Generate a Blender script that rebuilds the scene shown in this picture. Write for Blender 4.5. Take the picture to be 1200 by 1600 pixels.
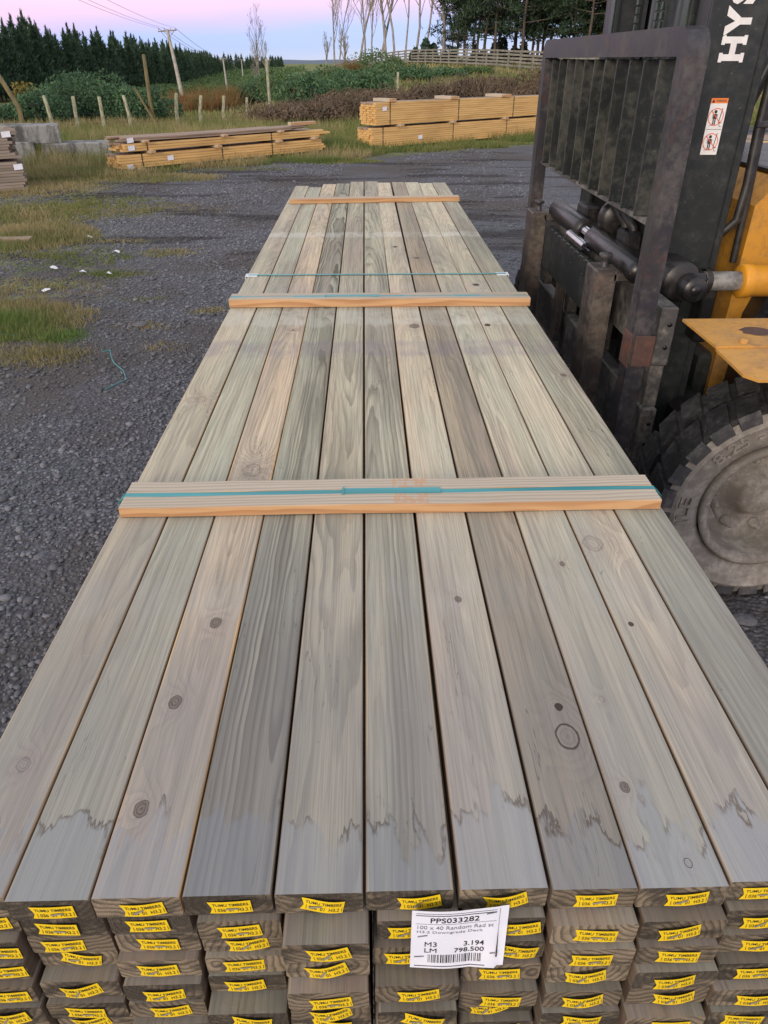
import bpy, math, random
import numpy as np
from mathutils import Vector, Matrix
random.seed(7); rng = np.random.default_rng(7)
S = bpy.context.scene; COL = S.collection; PI = math.pi
for o in list(bpy.data.objects): bpy.data.objects.remove(o)

# ------------------------------------------------------------------ camera
cd = bpy.data.cameras.new('camera'); cam = bpy.data.objects.new('camera', cd); COL.objects.link(cam)
cd.sensor_fit = 'VERTICAL'; cd.sensor_height = 24.0; cd.lens = 24*1109/1600
cd.clip_start = 0.03; cd.clip_end = 9000
cam.location = (-.047, 0, 1.66); cam.rotation_euler = (math.radians(90-32.518), 0, math.radians(-1.394))
S.camera = cam
# ------------------------------------------------------------------ light
SUN_EL, SUN_AZ = 14.0, 205.0          # azimuth clockwise from +Y : low, behind the photographer's left shoulder
ld = bpy.data.lights.new('sun', 'SUN'); sun = bpy.data.objects.new('sun', ld); COL.objects.link(sun)
ld.energy = 1.25; ld.angle = math.radians(14); ld.color = (1.0, .84, .70)
_d = Vector((math.sin(math.radians(SUN_AZ))*math.cos(math.radians(SUN_EL)), math.cos(math.radians(SUN_AZ))*math.cos(math.radians(SUN_EL)), math.sin(math.radians(SUN_EL))))
sun.rotation_euler = _d.to_track_quat('Z', 'Y').to_euler()
W = bpy.data.worlds.new('World'); S.world = W; W.use_nodes = True
wn, wl = W.node_tree.nodes, W.node_tree.links; wn.clear()
wo = wn.new('ShaderNodeOutputWorld'); bg = wn.new('ShaderNodeBackground'); bg.inputs[1].default_value = 1.0
sky = wn.new('ShaderNodeTexSky'); sky.sky_type = 'NISHITA'; sky.sun_disc = False
sky.sun_elevation = math.radians(SUN_EL); sky.sun_rotation = math.radians(SUN_AZ); sky.altitude = 100
tc = wn.new('ShaderNodeTexCoord'); sp = wn.new('ShaderNodeSeparateXYZ'); wl.new(tc.outputs['Generated'], sp.inputs[0])
# dusk sky by elevation: grey-lavender horizon, blue band, pink belt, blue above
nz = wn.new('ShaderNodeTexNoise'); nz.inputs['Scale'].default_value = 2.2; nz.inputs['Detail'].default_value = 3
mp = wn.new('ShaderNodeMapping'); mp.inputs['Scale'].default_value = (1, 1, 7); wl.new(tc.outputs['Generated'], mp.inputs[0]); wl.new(mp.outputs[0], nz.inputs['Vector'])
m1 = wn.new('ShaderNodeMath'); m1.operation = 'MULTIPLY_ADD'; m1.inputs[1].default_value = .046; m1.inputs[2].default_value = -.023; wl.new(nz.outputs[0], m1.inputs[0])
m1b = wn.new('ShaderNodeMath'); m1b.operation = 'MULTIPLY_ADD'; m1b.inputs[1].default_value = -.035; wl.new(sp.outputs['X'], m1b.inputs[0]); wl.new(m1.outputs[0], m1b.inputs[2])
m2 = wn.new('ShaderNodeMath'); m2.operation = 'ADD'; wl.new(sp.outputs['Z'], m2.inputs[0]); wl.new(m1b.outputs[0], m2.inputs[1])
rp = wn.new('ShaderNodeValToRGB'); wl.new(m2.outputs[0], rp.inputs[0]); cr = rp.color_ramp
stops = [(0.0, (.40, .45, .62)), (.010, (.30, .40, .66)), (.026, (.29, .39, .75)), (.042, (.44, .38, .70)), (.060, (.64, .42, .62)), (.13, (.80, .60, .70)), (.24, (.70, .64, .70)), (.45, (.66, .65, .70)), (1.0, (.60, .61, .68))]
cr.elements[0].position = 0; cr.elements[1].position = 1
for k, (ps, c) in enumerate(stops):
    e = cr.elements[0] if k == 0 else (cr.elements[-1] if k == len(stops)-1 else cr.elements.new(ps))
    e.position = ps
for e, (ps, c) in zip(cr.elements, stops): e.color = (*c, 1)
mx = wn.new('ShaderNodeMix'); mx.data_type = 'RGBA'; mx.blend_type = 'ADD'; mx.inputs[0].default_value = 1.0
sc = wn.new('ShaderNodeVectorMath'); sc.operation = 'SCALE'; sc.inputs['Scale'].default_value = .02; wl.new(sky.outputs[0], sc.inputs[0])
sc2 = wn.new('ShaderNodeVectorMath'); sc2.operation = 'SCALE'; sc2.inputs['Scale'].default_value = .93; wl.new(rp.outputs[0], sc2.inputs[0])
wl.new(sc2.outputs[0], mx.inputs[6]); wl.new(sc.outputs[0], mx.inputs[7]); wl.new(mx.outputs[2], bg.inputs[0]); wl.new(bg.outputs[0], wo.inputs[0])
S.view_settings.view_transform = 'Standard'; S.view_settings.look = 'None'
S.view_settings.exposure = 0.60; S.view_settings.gamma = 1.0; S.view_settings.use_curve_mapping = False

# ------------------------------------------------------------------ node helper
class N:
    """tiny builder: every method returns an output socket"""
    def __init__(s, name):
        s.m = bpy.data.materials.new(name); s.m.use_nodes = True
        s.t = s.m.node_tree; s.t.nodes.clear(); s.o = s.t.nodes.new('ShaderNodeOutputMaterial')
    def _set(s, inp, v):
        if v is None: return
        if isinstance(v, bpy.types.NodeSocket): s.t.links.new(v, inp)
        else:
            if hasattr(inp.default_value, '__len__'):
                L = len(inp.default_value)
                v = tuple(v) if hasattr(v, '__len__') else (v,)*3
                if L == 4 and len(v) == 3: v = (*v, 1)
            inp.default_value = v
    def math(s, op, a, b=None, c=None, clamp=False):
        n = s.t.nodes.new('ShaderNodeMath'); n.operation = op; n.use_clamp = clamp
        for i, v in enumerate((a, b, c)): s._set(n.inputs[i], v)
        return n.outputs[0]
    def add(s, a, b): return s.math('ADD', a, b)
    def sub(s, a, b): return s.math('SUBTRACT', a, b)
    def mul(s, a, b): return s.math('MULTIPLY', a, b)
    def vmath(s, op, a, b=None, scale=None):
        n = s.t.nodes.new('ShaderNodeVectorMath'); n.operation = op
        s._set(n.inputs[0], a)
        if b is not None: s._set(n.inputs[1], b)
        if scale is not None: s._set(n.inputs['Scale'], scale)
        return n.outputs['Value'] if op in ('LENGTH', 'DOT_PRODUCT', 'DISTANCE') else n.outputs[0]
    def sep(s, v):
        n = s.t.nodes.new('ShaderNodeSeparateXYZ'); s._set(n.inputs[0], v); return n.outputs
    def comb(s, x=0., y=0., z=0.):
        n = s.t.nodes.new('ShaderNodeCombineXYZ')
        for i, v in enumerate((x, y, z)): s._set(n.inputs[i], v)
        return n.outputs[0]
    def coord(s, k='Object'): return s.t.nodes.new('ShaderNodeTexCoord').outputs[k]
    def geo(s, k): return s.t.nodes.new('ShaderNodeNewGeometry').outputs[k]
    def attr(s, name, out='Fac'):
        n = s.t.nodes.new('ShaderNodeAttribute'); n.attribute_type = 'OBJECT'; n.attribute_name = name; return n.outputs[out]
    def noise(s, v, scale=5., detail=2., rough=.5, dist=0., out=0):
        n = s.t.nodes.new('ShaderNodeTexNoise'); s._set(n.inputs['Vector'], v); s._set(n.inputs['Scale'], scale)
        n.inputs['Detail'].default_value = detail; n.inputs['Roughness'].default_value = rough; n.inputs['Distortion'].default_value = dist
        return n.outputs[out]
    def vor(s, v, scale=5., out='Distance', feature='F1', rnd=1.):
        n = s.t.nodes.new('ShaderNodeTexVoronoi'); n.feature = feature; s._set(n.inputs['Vector'], v); s._set(n.inputs['Scale'], scale); n.inputs['Randomness'].default_value = rnd
        return n.outputs[out]
    def ss(s, v, a, b, lo=0., hi=1.):
        n = s.t.nodes.new('ShaderNodeMapRange'); n.interpolation_type = 'SMOOTHSTEP'
        for i, x in enumerate((v, a, b, lo, hi)): s._set(n.inputs[i], x)
        return n.outputs[0]
    def mix(s, f, a, b, mode='MIX'):
        n = s.t.nodes.new('ShaderNodeMix'); n.data_type = 'RGBA'; n.blend_type = mode
        s._set(n.inputs[0], f); s._set(n.inputs[6], a); s._set(n.inputs[7], b); return n.outputs[2]
    def fmix(s, f, a, b):
        n = s.t.nodes.new('ShaderNodeMix'); n.data_type = 'FLOAT'
        s._set(n.inputs[0], f); s._set(n.inputs[2], a); s._set(n.inputs[3], b); return n.outputs[0]
    def bump(s, h, dist=.001, strength=1.):
        n = s.t.nodes.new('ShaderNodeBump'); n.inputs['Distance'].default_value = dist; n.inputs['Strength'].default_value = strength
        s._set(n.inputs['Height'], h); return n.outputs[0]
    def done(s, col, rough=.7, metal=0., normal=None, spec=.5, trans=None):
        b = s.t.nodes.new('ShaderNodeBsdfPrincipled')
        s._set(b.inputs['Base Color'], col); s._set(b.inputs['Roughness'], rough); s._set(b.inputs['Metallic'], metal); s._set(b.inputs['Specular IOR Level'], spec)
        if normal is not None: s._set(b.inputs['Normal'], normal)
        out = b.outputs[0]
        if trans:
            t = s.t.nodes.new('ShaderNodeBsdfTranslucent'); s._set(t.inputs[0], col)
            m = s.t.nodes.new('ShaderNodeMixShader'); m.inputs[0].default_value = trans
            s.t.links.new(out, m.inputs[1]); s.t.links.new(t.outputs[0], m.inputs[2]); out = m.outputs[0]
        s.t.links.new(out, s.o.inputs[0]); return s.m

# ------------------------------------------------------------------ materials
def wood(name, knots=(), green=(.575, .565, .415), tan=(.70, .535, .36), stain_and_shade=True, marks=True):
    n = N(name)
    p = n.coord(); X, Y, Z = n.sep(p)[0:3]
    seed, tone, val, ring, cx, d0, slope = [n.attr(a) for a in ('seed', 'tone', 'val', 'ring', 'cx', 'd0', 'slope')]
    sv = n.comb(seed, n.mul(seed, 1.7), n.mul(seed, .37))
    # growth rings cut by the board face
    lowv = n.vmath('ADD', n.vmath('MULTIPLY', p, (9, 1.3, 9)), sv)
    w1 = n.math('MULTIPLY_ADD', n.noise(lowv, 1., 2.5, .5), .05, -.025)
    w2 = n.math('MULTIPLY_ADD', n.noise(n.vmath('ADD', n.vmath('MULTIPLY', p, (45, 6, 45)), sv), 1., 2., .5), .010, -.005)
    u = n.add(n.sub(X, cx), n.mul(w1, .8))
    v = n.add(n.add(n.sub(Z, d0), n.mul(slope, n.sub(Y, 1.0))), w1)
    r = n.add(n.math('SQRT', n.add(n.mul(u, u), n.mul(v, v))), w2)
    kmask = None
    for (kx, ky, kr, kind) in knots:
        dx = n.sub(X, kx); dy = n.mul(n.sub(Y, ky), .72)
        dd = n.math('DIVIDE', n.math('SQRT', n.add(n.mul(dx, dx), n.mul(dy, dy))), kr)
        dd = n.add(dd, n.mul(n.sub(n.noise(n.vmath('ADD', n.vmath('MULTIPLY', p, (90, 90, 90)), sv), 1., 3), .5), .25 if kind == 1 else .7))
        hl = n.mul(n.math('EXPONENT', n.mul(n.mul(dd, dd), -.11)), .34 if kind != 2 else .15); hmask = hl if kmask is None else n.math('MAXIMUM', hmask, hl)
        halo = n.math('EXPONENT', n.mul(n.mul(dd, dd), -.16))
        r = n.add(r, n.mul(halo, kr*2.8))
        core = n.ss(dd, 1.05, .85)
        line = n.mul(n.ss(dd, .84, .97), n.ss(dd, 1.12, 1.0)) if kind == 1 else n.mul(n.ss(dd, .72, .95), n.ss(dd, 1.2, 1.0))
        rr = n.mul(n.ss(n.math('SINE', n.mul(dd, 13.)), .2, 1.), n.ss(dd, 1.1, .6))
        if kind == 0: k = n.math('MAXIMUM', n.mul(core, n.math('MULTIPLY_ADD', rr, .3, .48)), n.mul(line, .7))
        elif kind == 1: k = n.math('MAXIMUM', n.mul(line, .85), n.mul(rr, .15))                 # encased ring knot
        elif kind == 2: k = n.mul(core, .92)                                                    # dark hole
        else: k = n.math('MAXIMUM', n.mul(rr, .25), n.mul(line, .3))                            # pale sound knot
        kmask = k if kmask is None else n.math('MAXIMUM', kmask, k)
    q = n.math('FRACT', n.mul(r, 118.))
    late = n.mul(n.ss(q, .30, .88), n.ss(q, 1.0, .93))
    q2 = n.math('FRACT', n.mul(r, 30.))
    late2 = n.mul(n.ss(q2, .2, .8), n.ss(q2, 1.0, .86))
    fib = n.noise(n.vmath('ADD', n.vmath('MULTIPLY', p, (520, 7, 520)), sv), 1., 3., .6)
    fib2 = n.noise(n.vmath('ADD', n.vmath('MULTIPLY', p, (130, 1.6, 130)), sv), 1., 3., .6)
    blot = n.noise(n.vmath('ADD', n.vmath('MULTIPLY', p, (14, 2.2, 14)), sv), 1., 4., .6)
    t = n.math('ADD', tone, n.math('MULTIPLY_ADD', blot, 1.1, -.55), clamp=True)
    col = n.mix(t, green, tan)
    gt = n.ss(n.noise(n.vmath('ADD', n.vmath('MULTIPLY', p, (6, .9, 6)), n.vmath('SCALE', sv, scale=4.1)), 1., 3., .6), .42, .66)
    col = n.mix(n.mul(gt, .42), col, (.43, .46, .36))
    heart = n.ss(n.noise(n.vmath('ADD', n.vmath('MULTIPLY', p, (11, .7, 11)), n.vmath('SCALE', sv, scale=1.9)), 1., 1.5), .52, .66)
    col = n.mix(n.mul(heart, .42), col, (.36, .285, .25))
    rm = n.ss(n.noise(n.vmath('ADD', n.vmath('MULTIPLY', p, (24, 1.1, 24)), n.vmath('SCALE', sv, scale=3.3)), 1., 2.), .30, .66, .18, 1.15)
    ring = n.mul(ring, rm)
    col = n.mix(n.mul(n.mul(late, ring), .62), col, (.155, .145, .10))
    col = n.mix(n.mul(n.mul(late2, ring), .36), col, (.20, .18, .13))
    col = n.mix(n.ss(fib, .35, .75, 0., .52), col, (.19, .17, .13))
    col = n.mix(n.ss(fib2, .46, .74, 0., .42), col, (.17, .155, .13))
    mould = n.mul(n.ss(n.noise(n.vmath('ADD', n.vmath('MULTIPLY', p, (13, 1.3, 13)), n.vmath('SCALE', sv, scale=8.)), 1., 4., .65), .48, .66), n.math('MINIMUM', ring, 1.))
    col = n.mix(n.mul(mould, .50), col, (.20, .20, .155))
    if kmask is not None: col = n.mix(hmask, col, (.33, .24, .20))
    crk = n.mul(n.ss(n.math('ABSOLUTE', n.sub(n.noise(n.vmath('ADD', n.vmath('MULTIPLY', p, (48, 2.4, 48)), n.vmath('SCALE', sv, scale=5.)), 1., 3., .6), .5)), .006, .001), n.ss(n.noise(n.vmath('ADD', n.vmath('MULTIPLY', p, (16, 3, 1)), n.vmath('SCALE', sv, scale=6.)), 1., 2.), .56, .66))
    col = n.mix(n.mul(crk, .8), col, (.09, .07, .055))
    rub = n.mul(n.ss(n.noise(n.vmath('ADD', n.vmath('MULTIPLY', p, (22, 150, 1)), sv), 1., 3., .7), .60, .74), n.ss(n.noise(n.vmath('ADD', n.vmath('MULTIPLY', p, (9, 5, 1)), n.vmath('SCALE', sv, scale=7.)), 1., 2.), .54, .68))
    col = n.mix(n.mul(rub, .35), col, (.56, .54, .48))
    spk = n.ss(n.noise(n.vmath('ADD', n.vmath('MULTIPLY', p, (260, 45, 260)), sv), 1., 2., .5), .70, .80)
    col = n.mix(n.mul(spk, .35), col, (.12, .10, .08))
    if marks:   # old dunnage marks across the pack: bleached lines, a damp purple band, chalky rubs
        wob = n.math('MULTIPLY_ADD', n.noise(n.vmath('ADD', n.vmath('MULTIPLY', p, (30, 3, 1)), sv), 1., 3.), .10, -.05)
        yy = n.add(Y, wob)
        for (a, b, cc, st) in ((3.42, 3.52, (.62, .60, .52), .55), (1.98, 2.14, (.62, .61, .52), .40), (1.68, 1.80, (.26, .22, .25), .42), (.47, .55, (.52, .52, .47), .16), (2.35, 2.50, (.40, .36, .40), .12), (.17, .30, (.31, .27, .26), .10)):
            m = n.mul(n.ss(yy, a-.03, a+.01), n.ss(yy, b+.03, b-.01))
            m = n.mul(m, n.ss(n.noise(n.vmath('ADD', n.vmath('MULTIPLY', p, (16, 12, 1)), n.vmath('SCALE', sv, scale=2.1)), 1., 3., .6), .28, .60))
            col = n.mix(n.mul(m, st), col, cc)
    if stain_and_shade:   # treatment liquid soaked into the near ends, jagged tide line; near-end shade painted in too
        b1 = n.noise(n.comb(n.math('MULTIPLY_ADD', X, 26., n.mul(seed, 3.3)), n.mul(Y, 9.), seed), 1., 3., .55)
        b2 = n.noise(n.comb(n.math('MULTIPLY_ADD', X, 120., seed), n.mul(Y, 22.), seed), 1., 5., .7)
        edge = n.add(n.math('MULTIPLY_ADD', b1, .30, -.060), n.math('MULTIPLY_ADD', b2, .11, -.052))
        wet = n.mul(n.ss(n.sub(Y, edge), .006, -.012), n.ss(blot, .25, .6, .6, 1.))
        tide = n.mul(n.mul(n.ss(n.sub(Y, edge), .004, -.001), n.ss(n.sub(Y, edge), -.022, -.001)), n.ss(n.noise(n.vmath('ADD', n.vmath('MULTIPLY', p, (26, 9, 1)), sv), 1., 2.), .44, .60))
        near_shade = n.ss(n.add(Y, n.math('MULTIPLY_ADD', blot, .9, -.45)), 1.15, .15)  # shade of the person at the near end, put into the board colour
        col = n.mix(n.mul(near_shade, .60), col, n.mix(fib2, (.255, .248, .252), (.18, .175, .165)))
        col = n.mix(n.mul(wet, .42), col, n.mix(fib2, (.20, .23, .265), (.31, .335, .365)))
        col = n.mix(n.mul(tide, .72), col, (.085, .060, .042))
    if kmask is not None: col = n.mix(kmask, col, (.050, .032, .022))
    col = n.mix(1., col, n.comb(val, val, val), 'MULTIPLY')
    # faces: end grain rough, its dull tone partly viewer's shade painted in, edges less weathered
    nn = n.sep(n.t.nodes.new('ShaderNodeTexCoord').outputs['Normal'])
    edge_ = n.attr('edge')
    arr = n.mul(n.mul(n.ss(n.math('ABSOLUTE', nn[0]), .10, .25), n.ss(n.math('ABSOLUTE', nn[0]), .80, .6)), n.ss(n.noise(n.vmath('ADD', n.vmath('MULTIPLY', p, (1, 3, 1)), sv), 1., 2.), .44, .66))
    col = n.mix(n.mul(arr, n.math('MULTIPLY_ADD', edge_, .5, .28)), col, n.mix(edge_, (.50, .42, .28), (.70, .46, .19)))
    side = n.ss(n.math('ABSOLUTE', nn[0]), .45, .9); end = n.ss(n.math('ABSOLUTE', nn[1]), .5, .8)
    sidec = n.mix(n.mul(late, .5), n.mix(edge_, n.mix(blot, (.22, .15, .10), (.15, .11, .08)), (.62, .36, .13)), (.12, .08, .05))
    col = n.mix(n.mul(side, .8), col, n.mix(1., sidec, n.comb(val, val, val), 'MULTIPLY'))
    saw = n.noise(n.vmath('MULTIPLY', p, (900, 900, 160)), 1., 3., .7)
    dirt = n.noise(n.vmath('ADD', n.vmath('MULTIPLY', p, (28, 28, 50)), sv), 1., 3., .6)
    endc = n.mix(n.ss(n.add(dirt, n.math('MULTIPLY_ADD', tone, .3, -.15)), .35, .65), (.075, .066, .052), (.30, .245, .17))
    endc = n.mix(n.mul(late, .65), endc, (.045, .036, .026)); endc = n.mix(n.ss(saw, .5, .75, 0., .5), endc, (.34, .29, .21))
    col = n.mix(end, col, n.mix(1., endc, n.comb(val, val, val), 'MULTIPLY'))
    h = n.add(n.add(n.mul(fib, .35), n.mul(late, -.25)), n.mul(n.mul(saw, end), 3.0))
    if kmask is not None: h = n.sub(h, kmask)
    return n.done(col, n.fmix(fib2, .68, .85), normal=n.bump(h, .0008, .9), spec=.22)

def simple(name, c1, c2, scale=8., rough=.7, metal=0., bd=.0, bs=60., stretch=(1, 1, 1), lo=.35, hi=.65, obj='Object', spec=.5, detail=4.):
    n = N(name); p = n.vmath('MULTIPLY', n.coord(obj), stretch)
    f = n.ss(n.noise(p, scale, detail, .6), lo, hi)
    return n.done(n.mix(f, c1, c2), rough, metal, normal=n.bump(n.noise(p, bs, 3.), bd) if bd else None, spec=spec)

M = {}
M['wood'] = wood('treated_pine_lower', green=(.25, .225, .185), tan=(.30, .215, .165), stain_and_shade=False, marks=False)
M['yellow_tag'] = simple('yellow_tag_paper', (.86, .62, .012), (.80, .56, .01), 60, .45)
M['ink'] = simple('black_ink', (.012, .012, .014), (.03, .03, .03), 300, .5)
M['grey_ink'] = simple('worn_ink', (.10, .10, .12), (.26, .26, .28), 900, .6)
M['paper'] = simple('white_label_paper', (.74, .76, .82), (.68, .71, .79), 20, .5)
M['staple'] = simple('staple_steel', (.52, .50, .36), (.38, .38, .34), 900, .4, .5)
def strap_mat():
    n = N('teal_strap'); p = n.coord()
    f = n.noise(n.vmath('MULTIPLY', p, (3, 60, 60)), 1., 3.)
    return n.done(n.mix(n.ss(f, .35, .65), (.03, .235, .255), (.055, .32, .34)), .38, normal=n.bump(n.noise(n.vmath('MULTIPLY', p, (600, 600, 600)), 1.), .0002))
M['strap'] = strap_mat()
def batten_mat():
    n = N('dunnage_pine'); p = n.coord(); X, Y, Z = n.sep(p)[0:3]; seed = n.attr('seed')
    w = n.noise(n.vmath('ADD', n.vmath('MULTIPLY', p, (2.2, 14, 14)), n.comb(seed, seed, seed)), 1., 3.)
    g = n.math('FRACT', n.add(n.mul(n.add(Y, n.mul(Z, .35)), 95.), n.mul(w, 3.)))
    late = n.mul(n.ss(g, .3, .85), n.ss(g, 1., .93))
    fib = n.noise(n.vmath('MULTIPLY', p, (7, 400, 400)), 1., 3.)
    top = n.mix(n.mul(late, .45), n.mix(w, (.54, .475, .375), (.46, .395, .295)), (.25, .19, .13))
    front = n.mix(n.mul(late, .55), n.mix(w, (.60, .37, .18), (.47, .28, .135)), (.30, .12, .04))
    nn = n.sep(n.t.nodes.new('ShaderNodeTexCoord').outputs['Normal'])
    fr = n.ss(n.math('ABSOLUTE', nn[1]), .5, .85)
    col = n.mix(fr, top, front); col = n.mix(n.ss(fib, .5, .8, 0, .25), col, (.22, .15, .09))
    rub = n.mul(n.mul(n.ss(X, .0, .004), n.ss(X, .075, .07)), n.sub(1., fr))
    rubn = n.ss(n.noise(n.vmath('MULTIPLY', p, (120, 40, 40)), 1., 3.), .40, .58)
    col = n.mix(n.mul(n.mul(rub, rubn), .55), col, (.55, .27, .12))
    return n.done(col, .7, normal=n.bump(fib, .0004), spec=.35)
M['batten'] = batten_mat()
M['side_wood'] = None
def stack_mat(name, a, b, c):
    n = N(name); p = n.coord(); X, Y, Z = n.sep(p)[0:3]
    rnd = n.geo('Random Per Island')
    col = n.mix(rnd, a, b)
    g = n.noise(n.vmath('MULTIPLY', p, (1.2, 30, 30)), 1., 4.)
    col = n.mix(n.ss(g, .45, .7, 0, .6), col, c)
    d = n.noise(p, .9, 3.); col = n.mix(n.ss(d, .5, .7, 0, .35), col, c)
    return n.done(col, .75, spec=.3)
M['yellow_pine'] = stack_mat('yellow_stack_pine', (.72, .47, .19), (.62, .38, .13), (.40, .23, .085))
M['pale_top'] = stack_mat('weathered_stack_pine', (.40, .30, .22), (.28, .20, .14), (.14, .10, .07))
M['grey_pine'] = stack_mat('grey_stack_pine', (.31, .26, .21), (.22, .18, .14), (.12, .10, .08))

def metal_mat(name, base, dust, rust=.0, rough=.5, amt=.5, spec=.5):
    n = N(name); p = n.geo('Position')
    a = n.noise(p, 6., 5., .65); b = n.noise(p, 38., 4., .7); c = n.noise(n.vmath('MULTIPLY', p, (1, 1, .15)), 55., 3.)
    f = n.mul(n.ss(n.add(n.mul(a, .6), n.mul(b, .4)), .44, .66), amt)
    col = n.mix(f, base, dust)
    col = n.mix(n.ss(c, .56, .75, 0, .22*amt), col, dust)
    sp = n.ss(n.vor(p, 70.), .16, .05); sp = n.mul(sp, n.ss(b, .5, .62)); col = n.mix(n.mul(sp, .5), col, (.28, .27, .24))
    if rust: col = n.mix(n.mul(n.ss(n.noise(p, 14., 5., .7), .53, .66), rust), col, (.14, .055, .03))
    return n.done(col, n.fmix(f, rough, min(1., rough+.3)), normal=n.bump(n.add(b, n.mul(sp, .4)), .0009, .7), spec=spec)
M['black_steel'] = metal_mat('black_mast_paint', (.013, .018, .018), (.075, .075, .066), rough=.40, amt=.42)
M['bar_paint'] = metal_mat('bar_paint', (.008, .012, .012), (.080, .082, .064), rough=.45, amt=.7)
M['lug_face'] = metal_mat('tyre_shoulder_dusty', (.055, .056, .058), (.16, .152, .142), rough=.9, amt=.95, spec=.2)
M['frame_steel'] = metal_mat('worn_frame_steel', (.026, .026, .032), (.115, .105, .095), rust=.25, rough=.42, amt=.6)
M['fork_steel'] = metal_mat('worn_fork_steel', (.045, .038, .032), (.17, .14, .11), rust=.35, rough=.55, amt=.8)
M['pale_steel'] = metal_mat('muddy_carriage_steel', (.06, .06, .058), (.24, .225, .20), rust=.15, rough=.55, amt=.95)
M['rust_steel'] = metal_mat('rusty_patch_steel', (.07, .038, .03), (.16, .08, .06), rust=.9, rough=.7, amt=.8)
M['grease'] = metal_mat('greasy_black', (.008, .008, .009), (.05, .045, .04), rough=.32, amt=.5)
M['green_grease'] = metal_mat('green_rail_grease', (.012, .026, .018), (.05, .08, .055), rough=.3, amt=.8)
M['chrome'] = simple('chrome_rod', (.55, .56, .58), (.40, .41, .43), 30, .16, 1.)
M['rod'] = metal_mat('worn_cylinder_rod', (.10, .10, .095), (.30, .29, .27), rust=.2, rough=.4, amt=.9)
M['yellow'] = metal_mat('yellow_forklift_paint', (.72, .31, .008), (.46, .24, .06), rust=.12, rough=.38, amt=.35)
M['fender'] = metal_mat('worn_yellow_plate', (.56, .285, .055), (.30, .185, .10), rust=.22, rough=.5, amt=.7)
M['cowl'] = metal_mat('dirty_yellow_cowl', (.56, .27, .03), (.17, .11, .06), rust=.3, rough=.5, amt=.75)
M['rubber'] = metal_mat('tyre_rubber_black', (.014, .014, .015), (.10, .095, .088), rough=.8, amt=.6, spec=.3)
M['dusty_rubber'] = metal_mat('tyre_sidewall_dusty', (.21, .192, .165), (.40, .37, .325), rough=.9, amt=.95, spec=.2)
M['rim'] = metal_mat('muddy_rim', (.20, .182, .155), (.40, .37, .32), rough=.85, amt=.95, spec=.2)
M['white_paint'] = simple('white_vinyl', (.80, .80, .78), (.72, .72, .70), 30, .4)
M['orange_vinyl'] = simple('orange_vinyl', (.80, .24, .05), (.72, .2, .04), 30, .4)
M['red_vinyl'] = simple('red_orange_ring', (.78, .14, .06), (.72, .12, .05), 30, .4)
M['hose'] = simple('hydraulic_hose', (.012, .012, .012), (.03, .03, .028), 20, .5)
M['concrete'] = None
def conc():
    n = N('stained_concrete'); p = n.coord()
    a = n.noise(n.vmath('MULTIPLY', p, (3.0, 3.0, 1.1)), 1.3, 6., .72); b = n.noise(p, 25., 4.)
    col = n.mix(n.ss(a, .42, .62), (.075, .078, .074), (.27, .275, .265)); col = n.mix(n.ss(b, .5, .75, 0, .4), col, (.15, .16, .12))
    return n.done(col, .9, normal=n.bump(b, .01))
M['concrete'] = conc()
M['post_wood'] = simple('lichen_fence_post', (.42, .43, .27), (.20, .19, .13), 9, .85, stretch=(3, 3, .6))
M['dark_post'] = simple('olive_round_post', (.20, .16, .06), (.11, .095, .05), 6, .85, stretch=(3, 3, .5))
M['rail_wood'] = simple('grey_rail_timber', (.28, .265, .21), (.18, .17, .14), 2, .85)
M['pole'] = simple('concrete_pole', (.46, .43, .38), (.34, .32, .28), 2, .8)
M['wire'] = simple('wire_dark', (.05, .05, .055), (.07, .07, .07), 9, .6)
M['bark'] = simple('pale_bark', (.36, .33, .29), (.20, .18, .16), 3, .9, stretch=(2, 2, .4))
M['dark_bark'] = simple('pine_bark', (.13, .10, .08), (.07, .055, .045), 3, .9, stretch=(2, 2, .4))
M['white_plastic'] = simple('white_plastic', (.72, .74, .78), (.60, .62, .66), 40, .35)
def leafy(name, a, b, c, trans=.0, rough=.7):
    n = N(name); r = n.geo('Random Per Island'); p = n.geo('Position')
    col = n.mix(r, a, b); col = n.mix(n.ss(n.noise(p, .9, 3.), .45, .65, 0, .7), col, c)
    return n.done(col, rough, spec=.2, trans=trans or None)
M['pine'] = leafy('pine_needles', (.034, .070, .046), (.075, .125, .060), (.024, .052, .038))
M['macro'] = leafy('shelter_pine_needles', (.022, .044, .027), (.048, .078, .036), (.016, .032, .022))
M['olive'] = leafy('yellow_green_needles', (.16, .15, .035), (.10, .11, .03), (.20, .16, .04))
M['bush'] = leafy('bush_leaves', (.06, .135, .065), (.12, .20, .095), (.04, .09, .05), .15)
M['scrub'] = leafy('scrub_leaves', (.075, .14, .05), (.13, .19, .07), (.05, .09, .04), .15)
M['bramble'] = leafy('bramble_canes', (.15, .10, .072), (.085, .075, .045), (.20, .145, .10))
M['rush'] = leafy('rusty_rush', (.26, .145, .055), (.16, .10, .045), (.12, .12, .045), .2)
M['grass'] = leafy('grass_blades', (.14, .19, .05), (.27, .25, .10), (.11, .17, .045), .25)
M['drygrass'] = leafy('dry_grass_blades', (.40, .33, .17), (.25, .22, .10), (.17, .19, .07), .25)
M['greengrass'] = leafy('lush_grass_blades', (.11, .20, .045), (.20, .27, .08), (.27, .26, .11), .25)
M['stone'] = None
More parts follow.
